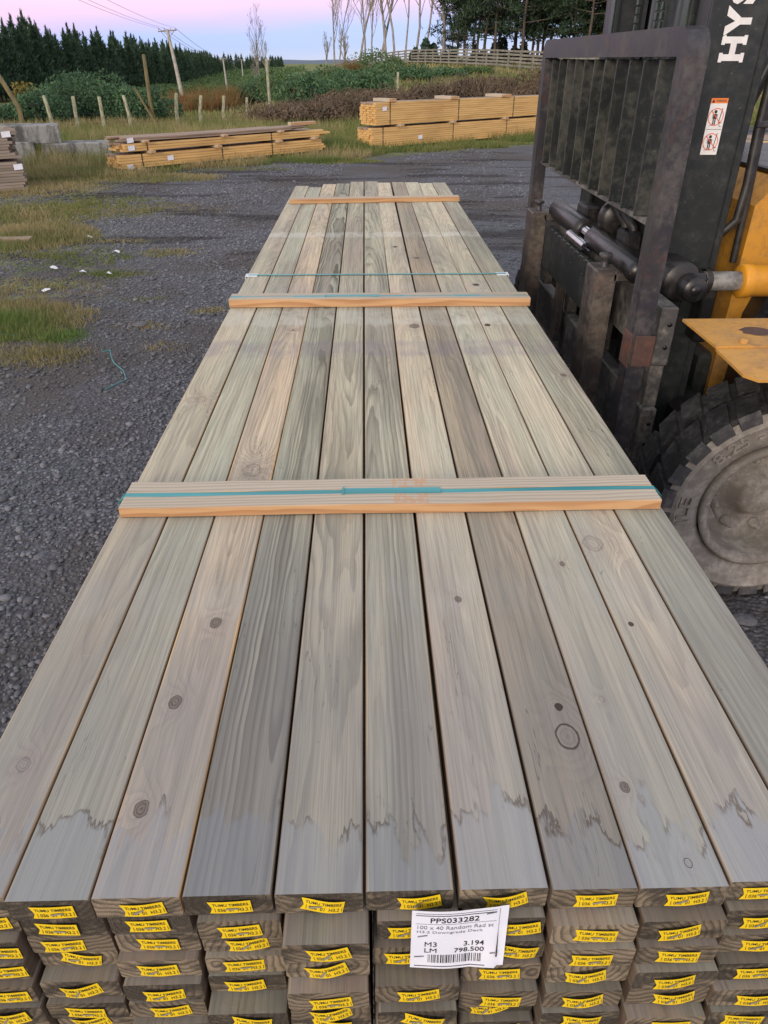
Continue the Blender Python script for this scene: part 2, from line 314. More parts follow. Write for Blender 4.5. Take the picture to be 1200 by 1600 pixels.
def stone():
    n = N('greywacke_stone'); r = n.geo('Random Per Island'); p = n.geo('Position')
    col = n.mix(n.math('POWER', r, 2.), (.092, .097, .108), (.225, .23, .252))
    col = n.mix(n.ss(n.noise(p, 90., 3.), .45, .75, 0, .5), col, (.10, .09, .085))
    big = n.noise(p, .55, 4., .6); trk = n.noise(n.vmath('MULTIPLY', p, (.28, 1.5, 1)), 1.1, 4., .65); Y = n.sep(p)[1]
    col = n.mix(n.ss(big, .46, .62, 0, .55), col, (.078, .070, .066))
    col = n.mix(n.mul(n.ss(trk, .53, .60), n.mul(n.ss(Y, 5.5, 8.5), .7)), col, (.035, .031, .031))
    return n.done(col, .75, spec=.3)
M['stone'] = stone()
# ------------------------------------------------------------------ terrain
def sstep(a, b, x):
    t = np.clip((x-a)/(b-a), 0, 1); return t*t*(3-2*t)
LD = [0, 20, 30, 60, 95, 128, 200, 400, 1000, 3500]; LZ = [0, .0, -.25, -1.3, -2.45, -3.5, -4.9, -6.2, -8, -12]
RD = [0, 22, 35, 62, 80, 100, 150, 400, 3500]; RZ = [0, 0, .2, .75, 1.1, 1.5, 2.0, 0, -10]
def terr(x, y):
    x = np.asarray(x, float); y = np.asarray(y, float)
    D = np.hypot(x, y); az = np.degrees(np.arctan2(x, y))
    t = sstep(-9, 4, az)*(1-sstep(70, 110, az))
    back = sstep(80, 120, np.abs(az))
    l = np.interp(D, LD, LZ)*(1-.75*back); r = np.interp(D, RD, RZ)
    und = .12*np.sin(x*.13+1)*np.sin(y*.11+.5)*sstep(22, 45, D)
    return l*(1-t)+r*t+und
def tz(x, y): return float(terr(x, y))
def polar(azd, D):
    a = math.radians(azd); return D*math.sin(a), D*math.cos(a)
def ground_mat():
    n = N('yard_and_field_ground'); p = n.geo('Position'); X, Y, Z = n.sep(p)[0:3]
    D = n.vmath('LENGTH', n.comb(X, Y, 0.))
    # gravel
    fine = n.vor(p, 55., 'Color'); fr = n.sep(fine)[0]; fd = n.vor(p, 55., 'Distance')
    fine2 = n.sep(n.vor(p, 130., 'Color'))[1]
    big = n.noise(p, .55, 4., .6); mid = n.noise(n.vmath('MULTIPLY', p, (1.2, 2.2, 1)), 1.6, 4., .6)
    gr = n.mix(n.math('POWER', fr, 2.), (.085, .090, .104), (.215, .222, .248))
    gr = n.mix(n.mul(fine2, .5), gr, (.105, .106, .115))
    gr = n.mix(n.ss(fd, .35, .75, 0, .6), gr, (.045, .040, .038))
    soil = n.mix(n.noise(p, 30., 4., .7), (.060, .052, .048), (.110, .097, .088))
    col = n.mix(n.ss(big, .44, .60, 0, .9), gr, soil)
    trk = n.noise(n.vmath('MULTIPLY', p, (.28, 1.5, 1)), 1.1, 4., .65)
    col = n.mix(n.mul(n.ss(trk, .53, .60), n.mul(n.ss(Y, 5.5, 8.5), .8)), col, (.030, .026, .026))
    # far field: grass colours
    ed = n.add(n.sub(Y, n.mul(X, .62)), n.mul(n.sub(mid, .5), 2.6))    # verge line along the stacks
    grass = n.mix(n.noise(p, .25, 5., .65), (.12, .17, .05), (.22, .22, .10))
    grass = n.mix(n.ss(n.noise(p, 3., 4.), .45, .7, 0, .5), grass, (.10, .085, .04))
    verge = n.ss(ed, 15.4, 16.6)
    back = n.ss(D, 26., 30.); gm = n.math('MAXIMUM', verge, back)
    sp_ = n.fmix(gm, .22, .06)
    lp = n.mul(n.ss(X, -1.9, -3.0), n.mul(n.ss(mid, .46, .60), n.ss(D, 11., 7.)))
    lf = n.mul(n.ss(n.add(X, n.mul(mid, 1.2)), -2.9, -4.0), n.ss(n.noise(p, 1.3, 3.), .38, .55))
    gm = n.math('MAXIMUM', gm, n.mul(n.math('MAXIMUM', lp, lf), .8))
    col = n.mix(gm, col, grass)
    rough = .85
    h = n.add(n.mul(n.sub(1., fd), n.sub(1., gm)), n.mul(mid, 2.))
    return n.done(col, rough, normal=n.bump(h, .012, .8), spec=sp_)

# ------------------------------------------------------------------ geometry helpers
class MB:
    def __init__(s): s.v = []; s.f = []; s.mi = []; s.sm = []
    def add(s, vs, fs, mi=0, smooth=False, mat=None):
        b = len(s.v)
        s.v += [tuple(mat @ Vector(v)) if mat else tuple(v) for v in vs]
        s.f += [tuple(i+b for i in f) for f in fs]; s.mi += [mi]*len(fs); s.sm += [smooth]*len(fs)
    def box(s, c, d, bev=0., rot=None, mi=0):
        hx, hy, hz = d[0]/2, d[1]/2, d[2]/2
        m = Matrix.Translation(c)
        if rot: m = m @ rot
        if bev <= 0:
            vs = [(x*hx, y*hy, z*hz) for x in (-1, 1) for y in (-1, 1) for z in (-1, 1)]
            s.add(vs, [(0, 1, 3, 2), (4, 6, 7, 5), (0, 4, 5, 1), (2, 3, 7, 6), (0, 2, 6, 4), (1, 5, 7, 3)], mi, mat=m); return
        b = min(bev, hx*.9, hy*.9, hz*.9)
        vs = []; idx = {}
        for x in (-1, 1):
            for y in (-1, 1):
                for z in (-1, 1):
                    idx[(x, y, z, 0)] = len(vs); vs.append((x*hx, y*(hy-b), z*(hz-b)))
                    idx[(x, y, z, 1)] = len(vs); vs.append((x*(hx-b), y*hy, z*(hz-b)))
                    idx[(x, y, z, 2)] = len(vs); vs.append((x*(hx-b), y*(hy-b), z*hz))
        fs = []
        def quad(L, nrm):
            P4 = [Vector(vs[i]) for i in L]
            if (P4[1]-P4[0]).cross(P4[2]-P4[0]).dot(Vector(nrm)) < 0: L = L[::-1]
            fs.append(tuple(L))
        for a in (-1, 1):
            quad([idx[(a, -1, -1, 0)], idx[(a, 1, -1, 0)], idx[(a, 1, 1, 0)], idx[(a, -1, 1, 0)]], (a, 0, 0))
            quad([idx[(-1, a, -1, 1)], idx[(1, a, -1, 1)], idx[(1, a, 1, 1)], idx[(-1, a, 1, 1)]], (0, a, 0))
            quad([idx[(-1, -1, a, 2)], idx[(1, -1, a, 2)], idx[(1, 1, a, 2)], idx[(-1, 1, a, 2)]], (0, 0, a))
            for c_ in (-1, 1):
                quad([idx[(a, c_, -1, 0)], idx[(a, c_, 1, 0)], idx[(a, c_, 1, 1)], idx[(a, c_, -1, 1)]], (a, c_, 0))
                quad([idx[(a, -1, c_, 0)], idx[(a, 1, c_, 0)], idx[(a, 1, c_, 2)], idx[(a, -1, c_, 2)]], (a, 0, c_))
                quad([idx[(-1, a, c_, 1)], idx[(1, a, c_, 1)], idx[(1, a, c_, 2)], idx[(-1, a, c_, 2)]], (0, a, c_))
                for d_ in (-1, 1): quad([idx[(a, c_, d_, 0)], idx[(a, c_, d_, 1)], idx[(a, c_, d_, 2)]], (a, c_, d_))
        s.add(vs, fs, mi, mat=m)
    def prism(s, prof, a, b, axis='Y', mi=0, smooth=False):
        """profile of (u,w) swept along axis from a to b; Y: (x,z) ; X: (y,z) ; Z: (x,y)"""
        n = len(prof)
        def pt(q, t): return (q[0], t, q[1]) if axis == 'Y' else ((t, q[0], q[1]) if axis == 'X' else (q[0], q[1], t))
        vs = [pt(q, a) for q in prof]+[pt(q, b) for q in prof]
        fs = [(i, (i+1) % n, (i+1) % n+n, i+n) for i in range(n)]
        s.add(vs, fs, mi, smooth); s.add(vs, [tuple(range(n))[::-1], tuple(range(n, 2*n))], mi)
    def tube(s, pts, rad, n=8, mi=0, cap=True, smooth=True):
        pts = [Vector(p) for p in pts]; rad = rad if hasattr(rad, '__len__') else [rad]*len(pts)
        vs = []; up = None
        for i, p in enumerate(pts):
            t = (pts[min(i+1, len(pts)-1)]-pts[max(i-1, 0)]).normalized()
            if up is None: up = t.orthogonal().normalized()
            up = (up-t*up.dot(t))
            up = up.normalized() if up.length > 1e-6 else t.orthogonal().normalized()
            w = t.cross(up)
            for k in range(n):
                a = 2*PI*k/n; vs.append(p+(up*math.cos(a)+w*math.sin(a))*rad[i])
        fs = [(i*n+k, i*n+(k+1) % n, (i+1)*n+(k+1) % n, (i+1)*n+k) for i in range(len(pts)-1) for k in range(n)]
        s.add(vs, fs, mi, smooth)
        if cap: s.add([vs[k] for k in range(n)]+[vs[-n+k] for k in range(n)], [tuple(range(n))[::-1], tuple(range(n, 2*n))], mi)
    def lathe(s, prof, c, n=48, mi=0, axis='Y', smooth=True, closed=False):
        """profile of (t, r): t along axis"""
        vs = []
        for (t, r) in prof:
            for k in range(n):
                a = 2*PI*k/n
                q = (r*math.cos(a), t, r*math.sin(a)) if axis == 'Y' else ((t, r*math.cos(a), r*math.sin(a)) if axis == 'X' else (r*math.cos(a), r*math.sin(a), t))
                vs.append((q[0]+c[0], q[1]+c[1], q[2]+c[2]))
        m = len(prof); R_ = range(m if closed else m-1)
        s.add(vs, [(i*n+k, ((i+1) % m)*n+k, ((i+1) % m)*n+(k+1) % n, i*n+(k+1) % n) for i in R_ for k in range(n)], mi, smooth)
    def mesh(s, name, mats):
        me = bpy.data.meshes.new(name); me.from_pydata(s.v, [], s.f)
        for m in (mats if isinstance(mats, (list, tuple)) else [mats]): me.materials.append(M[m] if isinstance(m, str) else m)
        me.polygons.foreach_set('material_index', s.mi); me.polygons.foreach_set('use_smooth', s.sm)
        me.update(); return me
    def build(s, name, mats, parent=None): return obj(name, s.mesh(name, mats), parent)
def obj(name, me, parent=None, loc=None):
    o = bpy.data.objects.new(name, me); COL.objects.link(o)
    if parent: o.parent = parent
    if loc is not None: o.location = loc
    return o
def fast(name, V, F, mat, k=3):
    """big mesh from numpy: V Nx3, F Mxk"""
    me = bpy.data.meshes.new(name); V = np.ascontiguousarray(V, dtype=np.float32); F = np.ascontiguousarray(F, dtype=np.int32)
    me.vertices.add(len(V)); me.vertices.foreach_set('co', V.ravel())
    me.loops.add(F.size); me.loops.foreach_set('vertex_index', F.ravel())
    me.polygons.add(len(F)); me.polygons.foreach_set('loop_start', np.arange(len(F), dtype=np.int32)*k)
    me.update(calc_edges=True); me.materials.append(M[mat] if isinstance(mat, str) else mat); return me
def tag(o, label=None, cat=None, group=None, kind=None):
    if label: o['label'] = label
    if cat: o['category'] = cat
    if group: o['group'] = group
    if kind: o['kind'] = kind
    return o
def empty(name, loc=(0, 0, 0), rz=0.):
    o = bpy.data.objects.new(name, None); COL.objects.link(o); o.location = loc; o.rotation_euler = (0, 0, rz); o.empty_display_size = .1; return o
KIDS = {}
def dup(root):
    def cp(o, par):
        c = o.copy(); COL.objects.link(c); c.parent = par
        for ch in list(o.children): cp(ch, c)
        return c
    return cp(root, None)
_tc = {}
def text_geo(txt, size, bold=0.0):
    """flat text as verts (x, y) centred, and faces"""
    key = (txt, size, bold)
    if key in _tc: return _tc[key]
    cu = bpy.data.curves.new('lettering', 'FONT'); cu.body = txt; cu.size = size; cu.align_x = 'CENTER'; cu.align_y = 'CENTER'; cu.offset = bold; cu.resolution_u = 3
    o = bpy.data.objects.new('lettering', cu); COL.objects.link(o)
    bpy.context.view_layer.update()
    me = o.to_mesh(); vs = [tuple(v.co) for v in me.vertices]; fs = [tuple(p.vertices) for p in me.polygons]; o.to_mesh_clear()
    bpy.data.objects.remove(o); bpy.data.curves.remove(cu)
    xs = [v[0] for v in vs]; ys = [v[1] for v in vs]; cxx = (min(xs)+max(xs))/2; cyy = (min(ys)+max(ys))/2
    vs = [(v[0]-cxx, v[1]-cyy) for v in vs]; w = max(xs)-min(xs); h = max(ys)-min(ys)
    _tc[key] = (vs, fs, w, h); return _tc[key]
def put_text(mb, txt, u, v, width, height, fn, mi=1, bold=0.):
    """text stretched to width x height about (u,v), mapped by fn(u,v)->3d"""
    vs, fs, w, h = text_geo(txt, 1., bold)
    mb.add([fn(u+a/w*width, v+b/h*height) for a, b in vs], fs, mi)

# ------------------------------------------------------------------ sky is the world; ground
def ground():
    def axis(lo, hi, n, k):
        t = np.linspace(-1, 1, n); v = np.sinh(t*k)/np.sinh(k); return np.where(v < 0, -v*lo, v*hi)
    xs = axis(-4000, 4000, 360, 9.); ys = axis(-1500, 5500, 400, 9.)
    gx, gy = np.meshgrid(xs, ys)
    D = np.hypot(gx, gy)
    z = terr(gx, gy)
    z += (np.sin(gx*1.9+.7*np.sin(gy*1.3))*np.sin(gy*1.4+1.1)*.012+np.sin(gx*4.1+gy*2.)*np.sin(gy*3.7)*.005)*(D < 60)
    nx, ny = len(xs), len(ys); i = np.arange(nx-1)[None, :]+np.arange(ny-1)[:, None]*nx
    F = np.stack([i, i+1, i+nx+1, i+nx], -1).reshape(-1, 4)
    me = fast('ground', np.stack([gx, gy, z], -1).reshape(-1, 3), F, ground_mat(), 4)
    me.polygons.foreach_set('use_smooth', np.ones(len(F), bool))
    tag(obj('ground', me), 'grey gravel yard running out to rough grass fields', kind='structure')
ground()
def hills():
    n = 160; az = np.radians(np.linspace(-50, 40, n)); base = []
    V = []
    for k, a in enumerate(az):
        h = 14+4*math.sin(k*.13)+3*math.sin(k*.31+1)+1.5*math.sin(k*.9)
        for (D, z) in ((2600, -14), (2750, h*.6-12), (2900, h-12), (3300, -14)): V.append((D*math.sin(a), D*math.cos(a), z))
    F = [(k*4+j, (k+1)*4+j, (k+1)*4+j+1, k*4+j+1) for k in range(n-1) for j in range(3)]
    n2 = N('distant_hills'); m = n2.done(n2.mix(n2.noise(n2.geo('Position'), .01, 4.), (.10, .14, .19), (.08, .12, .16)), .95)
    tag(obj('hills', fast('hills', V, F, m, 4)), 'low blue hills on the horizon', kind='structure')
hills()

# ------------------------------------------------------------------ the timber pack
TOP, PITCH, T, NEAR = .89, .0385, .0378, .432
pack = empty('timber_pack', (0, .432, .33)); PO = Vector((0, .432, .33))
tag(pack, 'long pack of grey-green boards with yellow end tags and three battens across its top', 'timber pack')
def rprof(w, t, r=.0035, seg=3):
    pr = []
    for (sx, sz, a0) in ((1, 1, 0), (-1, 1, 90), (-1, -1, 180), (1, -1, 270)):
        for k in range(seg):
            a = math.radians(a0+90*k/(seg-1)); pr.append((sx*(w/2-r)+r*math.cos(a), sz*(t/2-r)+r*math.sin(a)))
    return pr
def board_mesh(name, w, t, L, mat, seg=3, r=.0035, cuts=1, warp=0.):
    mb = MB(); pr = rprof(w, t, r, seg); n = len(pr); vs = []; ph = random.uniform(0, 6)
    for c in range(cuts+1):
        y = L*c/cuts; dx = warp*math.sin(y*1.1+ph)
        for q in pr: vs.append((q[0]+dx, y, q[1]))
    fs = [(c*n+i, (c+1)*n+i, (c+1)*n+(i+1) % n, c*n+(i+1) % n) for c in range(cuts) for i in range(n)]
    mb.add(vs, fs, 0, False)
    mb.add([vs[i] for i in range(n)]+[vs[-n+i] for i in range(n)], [tuple(range(n)), tuple(range(n, 2*n))[::-1]], 0)
    return mb.mesh(name, mat)
def props(o, **k):
    for a, b in k.items(): o[a] = float(b)
# yellow tag meshes : swallow-tailed paper bowed off the end grain, print, staple
def tag_mesh(kind):
    mb = MB(); w, h = .0480, .0225
    tilt = (.10, .02, .20, .14, -.16, .05)[kind]; bow = (.0016, .0008, .0025, .0018, .0022, .0006)[kind]; fold = (0, 0, .28, .12, -.15, .06)[kind]
    def fn(u, v, off=0.):
        d = -.0018-off-bow*(math.cos(u/w*PI*1.1+.4*fold))-abs(fold)*.004*math.sin(u/w*4+2*fold)
        x = u*math.cos(tilt)-v*math.sin(tilt); z = u*math.sin(tilt)+v*math.cos(tilt)+fold*.004*math.sin(u/w*5.)
        return (x, d, z)
    n = 14; vs = []; fs = []
    for i in range(n+1):
        u = -w/2+w*i/n
        for j in range(3):
            v = (-.5+j/2)*h; uu = u
            if i == 0 and j == 1: uu = u+.0045
            vs.append(fn(uu, v))
    for i in range(n):
        for j in range(2): a = i*3+j; fs.append((a, a+3, a+4, a+1))
    mb.add(vs, fs, 0)
    g = lambda u, v: fn(u, v, .0003)
    put_text(mb, 'TUMU TIMBERS', .001, .0050, .040, .0052, g, 1, .012)
    put_text(mb, '036  01  H3.2', .0025, -.0047, .034, .0062, g, 1, .008)
    for s_ in (-1, 1):    # brackets round the code
        x0 = .0025+s_*.0198
        mb.add([g(x0-.0003, -.0085), g(x0+.0003, -.0085), g(x0+.0003, -.0008), g(x0-.0003, -.0008)], [(0, 1, 2, 3)], 1)
    a = (.5, .15, .9, .7, .4, .0)[kind]; cxx, cyy = (-.006, .004, -.005, -.003, -.008, .002)[kind], -.002
    k2 = lambda u, v: fn(cxx+u*math.cos(a)-v*math.sin(a), cyy+u*math.sin(a)+v*math.cos(a), .0009)
    mb.add([k2(-.0075, -.0012), k2(-.002, -.0019), k2(.0075, -.0014), k2(.0085, .0008), k2(.001, .0016), k2(-.0065, .0012)], [(0, 1, 2, 3, 4, 5)], 2)
    return mb.mesh('tag', ['yellow_tag', 'ink', 'staple'])
TAGS = [tag_mesh(k) for k in range(6)]
# tag positions read off the photograph's tags: (x, near-end y) for every layer
TG = {1: [(-.401, .432), (-.405, .433), (-.407, .434), (-.396, .438), (-.402, .42), (-.402, .413), (-.405, .419)],
      2: [(-.302, .432), (-.303, .434), (-.300, .433), (-.301, .423), (-.301, .414), (-.298, .412)],
      3: [(-.207, .433), (-.200, .425), (-.197, .431), (-.203, .425), (-.203, .422), (-.196, .397)],
      4: [(-.105, .432), (-.100, .398), (-.101, .401), (-.098, .384), (-.100, .389), (-.102, .392)],
      5: [(.003, .433), (-.010, .421), (-.011, .412), (.003, .389), (.008, .379)],
      6: [(.099, .432), (.115, .421), (.115, .415), (.099, .409), (.099, .397)],
      7: [(.199, .430), (.201, .411), (.200, .404), (.200, .405), (.198, .395), (.199, .389)],
      8: [(.301, .429), (.297, .413), (.299, .405), (.300, .396), (.307, .396), (.306, .381)],
      9: [(.389, .434), (.394, .423), (.402, .416), (.401, .403), (.405, .392), (.398, .385)],
      0: [(-.49, .436), (-.485, .44), (-.478, .428), (-.480, .424), (-.485, .415), (-.49, .41)],
      10: [(.49, .43), (.50, .42), (.495, .41), (.50, .405), (.49, .395), (.50, .39)]}
EDGE = [(-.549, -.4525), (-.4505, -.3585), (-.3560, -.2605), (-.2580, -.1605), (-.1570, -.0600), (-.0570, .0400), (.0475, .1455), (.1485, .2440), (.2470, .3465), (.3490, .4470), (.4495, .5480)]
KN = {0: [(.002, .175, .008, 3), (.005, 1.346, .014, 3)],
      2: [(.010, .448, .0085, 0), (-.018, .280, .0085, 0), (-.021, .110, .0080, 0), (.002, .954, .020, 3), (.012, 1.923, .006, 0)],
      3: [(.040, 2.12, .012, 3)],
      6: [(.005, .497, .0055, 0), (.003, 3.173, .012, 2), (.021, 1.954, .016, 0)],
      7: [(.020, .209, .0150, 1), (.020, .261, .0058, 2), (-.01, 2.95, .012, 0)],
      8: [(.004, .595, .0050, 0), (-.028, .129, .0055, 0), (.013, .028, .0042, 1), (-.016, .274, .0042, 3), (.028, 2.3, .008, 0)],
      9: [(-.024, .654, .017, 3), (-.024, .427, .0045, 2), (0., 2.479, .014, 2), (-.030, 1.962, .011, 2)],
      10: [(.02, 1.5, .008, 0)]}
# tone, val, ring, cx, d0, slope
LOOK = [(.45, .98, .45, .03, .05, .012), (.10, .94, .55, -.05, .06, .004), (.85, 1.04, .62, .0, .016, .014), (.10, .80, 1.7, .025, .028, -.006),
        (.38, .93, .8, .01, .07, .003), (.18, .92, 1.0, -.03, .045, .005), (.55, 1.10, .36, .02, .03, .012), (.72, .78, .6, .04, .08, .004),
        (.30, 1.08, .50, -.01, .022, -.010), (.42, 1.13, .5, .03, .035, .010), (.15, .88, .62, .06, .05, .006)]
FAR = [5.60, 5.54, 5.68, 5.72, 5.80, 5.82, 5.74, 5.78, 5.76, 5.72, 5.74]
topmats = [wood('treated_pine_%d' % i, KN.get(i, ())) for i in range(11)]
dzs = [0, -.0010, .0006, -.0008, .0002, 0, .0012, -.0002, .0006, 0, .0008]
for i, (xa, xb) in enumerate(EDGE):
    near = TG[i][0][1]; w = xb-xa
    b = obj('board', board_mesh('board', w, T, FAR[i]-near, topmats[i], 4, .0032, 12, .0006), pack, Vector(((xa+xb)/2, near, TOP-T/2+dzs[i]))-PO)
    b.rotation_euler = (0, random.uniform(-.006, .006), (-.0012 if i == 5 else .0012 if i == 6 else random.uniform(-.0003, .0003)))
    tn, vl, rg, cx, d0, sl = LOOK[i]
    props(b, edge=(.45, 0, 1, .1, 0, .35, .15, 0, .1, .2, 0)[i], seed=3.1+i*7.37, tone=tn, val=vl, ring=rg, cx=cx, d0=d0, slope=(.045, .020, .042, -.020, .025, -.030, .050, .022, -.040, .045, .030)[i])
    if 0 < i < 10:
        t_ = obj('tag', TAGS[(i*5+2) % 6 if i != 7 else 1], b, Vector((TG[i][0][0]-(xa+xb)/2, 0, -.001)))
# lower layers
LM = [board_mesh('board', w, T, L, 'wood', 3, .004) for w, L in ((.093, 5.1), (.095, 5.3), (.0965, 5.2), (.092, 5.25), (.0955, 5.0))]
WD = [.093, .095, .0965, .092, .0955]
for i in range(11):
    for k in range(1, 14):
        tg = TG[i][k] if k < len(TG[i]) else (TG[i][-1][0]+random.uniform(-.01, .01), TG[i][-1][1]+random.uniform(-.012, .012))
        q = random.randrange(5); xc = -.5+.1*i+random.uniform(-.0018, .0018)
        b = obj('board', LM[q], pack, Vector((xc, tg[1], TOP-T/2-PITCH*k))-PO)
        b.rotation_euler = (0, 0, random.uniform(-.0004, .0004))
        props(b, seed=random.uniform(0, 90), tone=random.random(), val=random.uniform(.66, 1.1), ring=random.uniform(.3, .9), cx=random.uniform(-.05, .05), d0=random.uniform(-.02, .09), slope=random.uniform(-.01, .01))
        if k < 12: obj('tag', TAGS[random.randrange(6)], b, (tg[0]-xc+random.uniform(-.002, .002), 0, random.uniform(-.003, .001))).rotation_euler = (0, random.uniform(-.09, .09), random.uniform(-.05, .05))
# battens with a strap groove
def batten(y0, y1, h, x0, x1, seed, rz, tail=0.):
    d = y1-y0; c = (y0+y1)/2; mb = MB()
    g0, g1, gd = .42, .58, .0045
    pr = [(-d/2, 0), (d/2, 0), (d/2, h), (-d/2+d*g1, h), (-d/2+d*g1-.002, h-gd), (-d/2+d*g0+.002, h-gd), (-d/2+d*g0, h), (-d/2+.0015, h), (-d/2, h-.0015)]
    pr = [(p_[0], p_[1]) for p_ in pr]
    n = 14; vs = []
    for s_ in range(n+1):
        x = x0+(x1-x0)*s_/n; wv = .0012*math.sin(s_*.9+seed)
        for q in pr: vs.append((x, q[0]+wv, q[1]+(0 if q[1] == 0 else .0006*math.sin(s_*1.7+seed))))
    m_ = len(pr)
    mb.add(vs, [(s_*m_+i, s_*m_+(i+1) % m_, (s_+1)*m_+(i+1) % m_, (s_+1)*m_+i) for s_ in range(n) for i in range(m_)], 0)
    mb.add([vs[i] for i in range(m_)]+[vs[-m_+i] for i in range(m_)], [tuple(range(m_))[::-1], tuple(range(m_, 2*m_))], 0)
    o = mb.build('batten', 'batten', pack); o.location = Vector((0, c, TOP+.0022))-PO; o.rotation_euler = (0, 0, rz); props(o, seed=seed)
    return o
batten(1.200, 1.302, .021, -.543, .541, 3., .004)
batten(2.612, 2.692, .029, -.551, .556, 11., -.004)
batten(4.870, 4.945, .026, -.528, .556, 23., .07)
def strap(y, z, wd, name='strap', thick=.0012, x=.553, zb=.350, rz=0., buckle=None):
    mb = MB(); k = .006
    path = [(-x, zb+.01), (-x, z-.012), (-x+.012, z), (x-.012, z), (x, z-.012), (x, zb+.01), (x-.01, zb-.002), (-x+.01, zb-.002)]
    n = len(path)
    for s_ in range(n):
        a, b_ = path[s_], path[(s_+1) % n]
        dx, dz = b_[0]-a[0], b_[1]-a[1]; L = math.hypot(dx, dz); ux, uz = dx/L, dz/L; nx, nz_ = -uz*thick, ux*thick
        vs = [(a[0], y+yy, a[1]) for yy in (-wd/2, wd/2)]+[(b_[0], y+yy, b_[1]) for yy in (-wd/2, wd/2)]
        vs += [(v[0]+nx, v[1], v[2]+nz_) for v in vs]
        mb.add(vs, [(4, 5, 7, 6), (0, 2, 3, 1), (0, 4, 6, 2), (1, 3, 7, 5)], 0)
    if buckle is not None:
        mb.box((buckle+.10, y, z+.0028), (.20, wd*1.02, .0012)); mb.box((buckle, y, z+.003), (.004, wd*1.25, .004))
    o = mb.build(name, 'strap', pack); o.location = -PO; return o
strap(1.2515, TOP+.0212, .0205, x=.556, buckle=-.10)
strap(2.652, TOP+.0298, .0200, x=.560, buckle=-.2)
strap(3.075, TOP+.0035, .013, x=.556)
for sx in (-1, 1):       # white edge protectors under the thin strap
    mb = MB(); mb.box((sx*.530, 3.075, TOP+.0022), (.050, .045, .003), .001); mb.box((sx*.5545, 3.075, TOP-.020), (.003, .045, .05), .001)
    mb.build('edge_protector', 'white_plastic', pack).location = -PO
# the big white pack label
def label():
    w, h = .107, .084
    def fn(u, v, off=0.):
        s_ = u/w+.5; t = v/h+.5           # t 1 at top
        y = .4195-.0195*(1-t)-.003*math.sin(s_*PI*1.3)-.006*max(0, s_-.62)*(1.2-t)*4*(1 if s_ < .93 else .6)-off*.8
        z = .793+.082*t+.004*s_*t+(.012*max(0, s_-.35)*(1-t))+.0012*math.sin(s_*7)*(1-t)
        return (.0455+u+.002*t-.003*(s_ > .9)*(1-t), y, z+off*.5)
    mb = MB(); nx, ny = 16, 12
    vs = [fn(-w/2+w*i/nx, -h/2+h*j/ny) for i in range(nx+1) for j in range(ny+1)]
    mb.add(vs, [(i*(ny+1)+j, (i+1)*(ny+1)+j, (i+1)*(ny+1)+j+1, i*(ny+1)+j+1) for i in range(nx) for j in range(ny)], 0, True)
    g = lambda u, v: fn(u, v, .0005)
    def line(u0, u1, v0, th, m_=2, vert=False):
        k = 10
        for q in range(k):
            a, b_ = u0+(u1-u0)*q/k, u0+(u1-u0)*(q+1)/k
            if vert: mb.add([g(v0-th/2, a), g(v0+th/2, a), g(v0+th/2, b_), g(v0-th/2, b_)], [(0, 1, 2, 3)], m_)
            else: mb.add([g(a, v0-th/2), g(b_, v0-th/2), g(b_, v0+th/2), g(a, v0+th/2)], [(0, 1, 2, 3)], m_)
    line(-.049, .040, .0382, .0006); line(-.049, .040, .0355, .0008, 1); line(-.049, .040, .0235, .0004)
    line(-.049, .030, -.0385, .0009, 1); line(.006, .040, .0435, .0005, 2, True); line(-.026, .012, .0430, .0006, 1, True)
    put_text(mb, 'PPS033282', -.006, .0290, .054, .0070, g, 1, .012)
    put_text(mb, '100 x 40 Random Rad st', -.005, .0185, .084, .0050, g, 2)
    put_text(mb, 'H3.2 Downgrade Deck', -.011, .0115, .073, .0045, g, 2)
    put_text(mb, 'M3', -.0315, -.0060, .0135, .0068, g, 1); put_text(mb, '3.194', .0165, -.0060, .0225, .0068, g, 1, .01)
    put_text(mb, 'LM', -.0315, -.0150, .0135, .0062, g, 1); put_text(mb, '798.500', .0115, -.0150, .0330, .0062, g, 1, .01)
    u = -.0340; r_ = random.Random(4)
    while u < .026:
        bw = r_.choice((.0005, .0009, .0014)); mb.add([g(u, -.0330), g(u+bw, -.0330), g(u+bw, -.0210), g(u, -.0210)], [(0, 1, 2, 3)], 1); u += bw+r_.choice((.0006, .0010, .0016))
    for (uu, vv, a) in ((-.041, .006, .25), (-.044, -.0245, .12), (.040, -.0205, .05), (.034, .0345, .15)):
        k2 = lambda q, w_: fn(uu+q*math.cos(a)-w_*math.sin(a), vv+q*math.sin(a)+w_*math.cos(a), .001)
        mb.add([k2(-.0055, -.0006), k2(.0055, -.0006), k2(.0055, .0006), k2(-.0055, .0006)], [(0, 1, 2, 3)], 2)
    o = mb.build('pack_label', ['paper', 'ink', 'grey_ink'], pack); o.location = -PO
    o['label'] = 'white printed pack label stapled below the top boards'
label()
# bearers that carry the pack
for j, (yy, zz) in enumerate(((.95, .0), (4.9, .0))):
    mb = MB(); mb.box((0, 0, 0), (1.14, .1, .342), .004)
    o = tag(mb.build('bearer_block', 'batten'), 'timber bearer under the %s end of the long board pack' % ('near' if j == 0 else 'far'), 'bearer'); o.location = (0, yy, .179); props(o, seed=4+j)

# ------------------------------------------------------------------ forklift (faces -X, its forks under the pack)
FO = Vector((1.6, 3.35, 0)); fork = empty('forklift', FO)
tag(fork, 'black and yellow forklift with dusty wheels, right of the long board pack', 'forklift')
def fpart(mb, name, mats, parent=None):
    o = mb.build(name, mats, parent or fork)
    if parent is None: o.location = -FO
    return o
def one(name, mats, c, d, bev=.003, rot=None, parent=None):
    mb = MB(); mb.box(c, d, bev, rot); return fpart(mb, name, mats, parent)
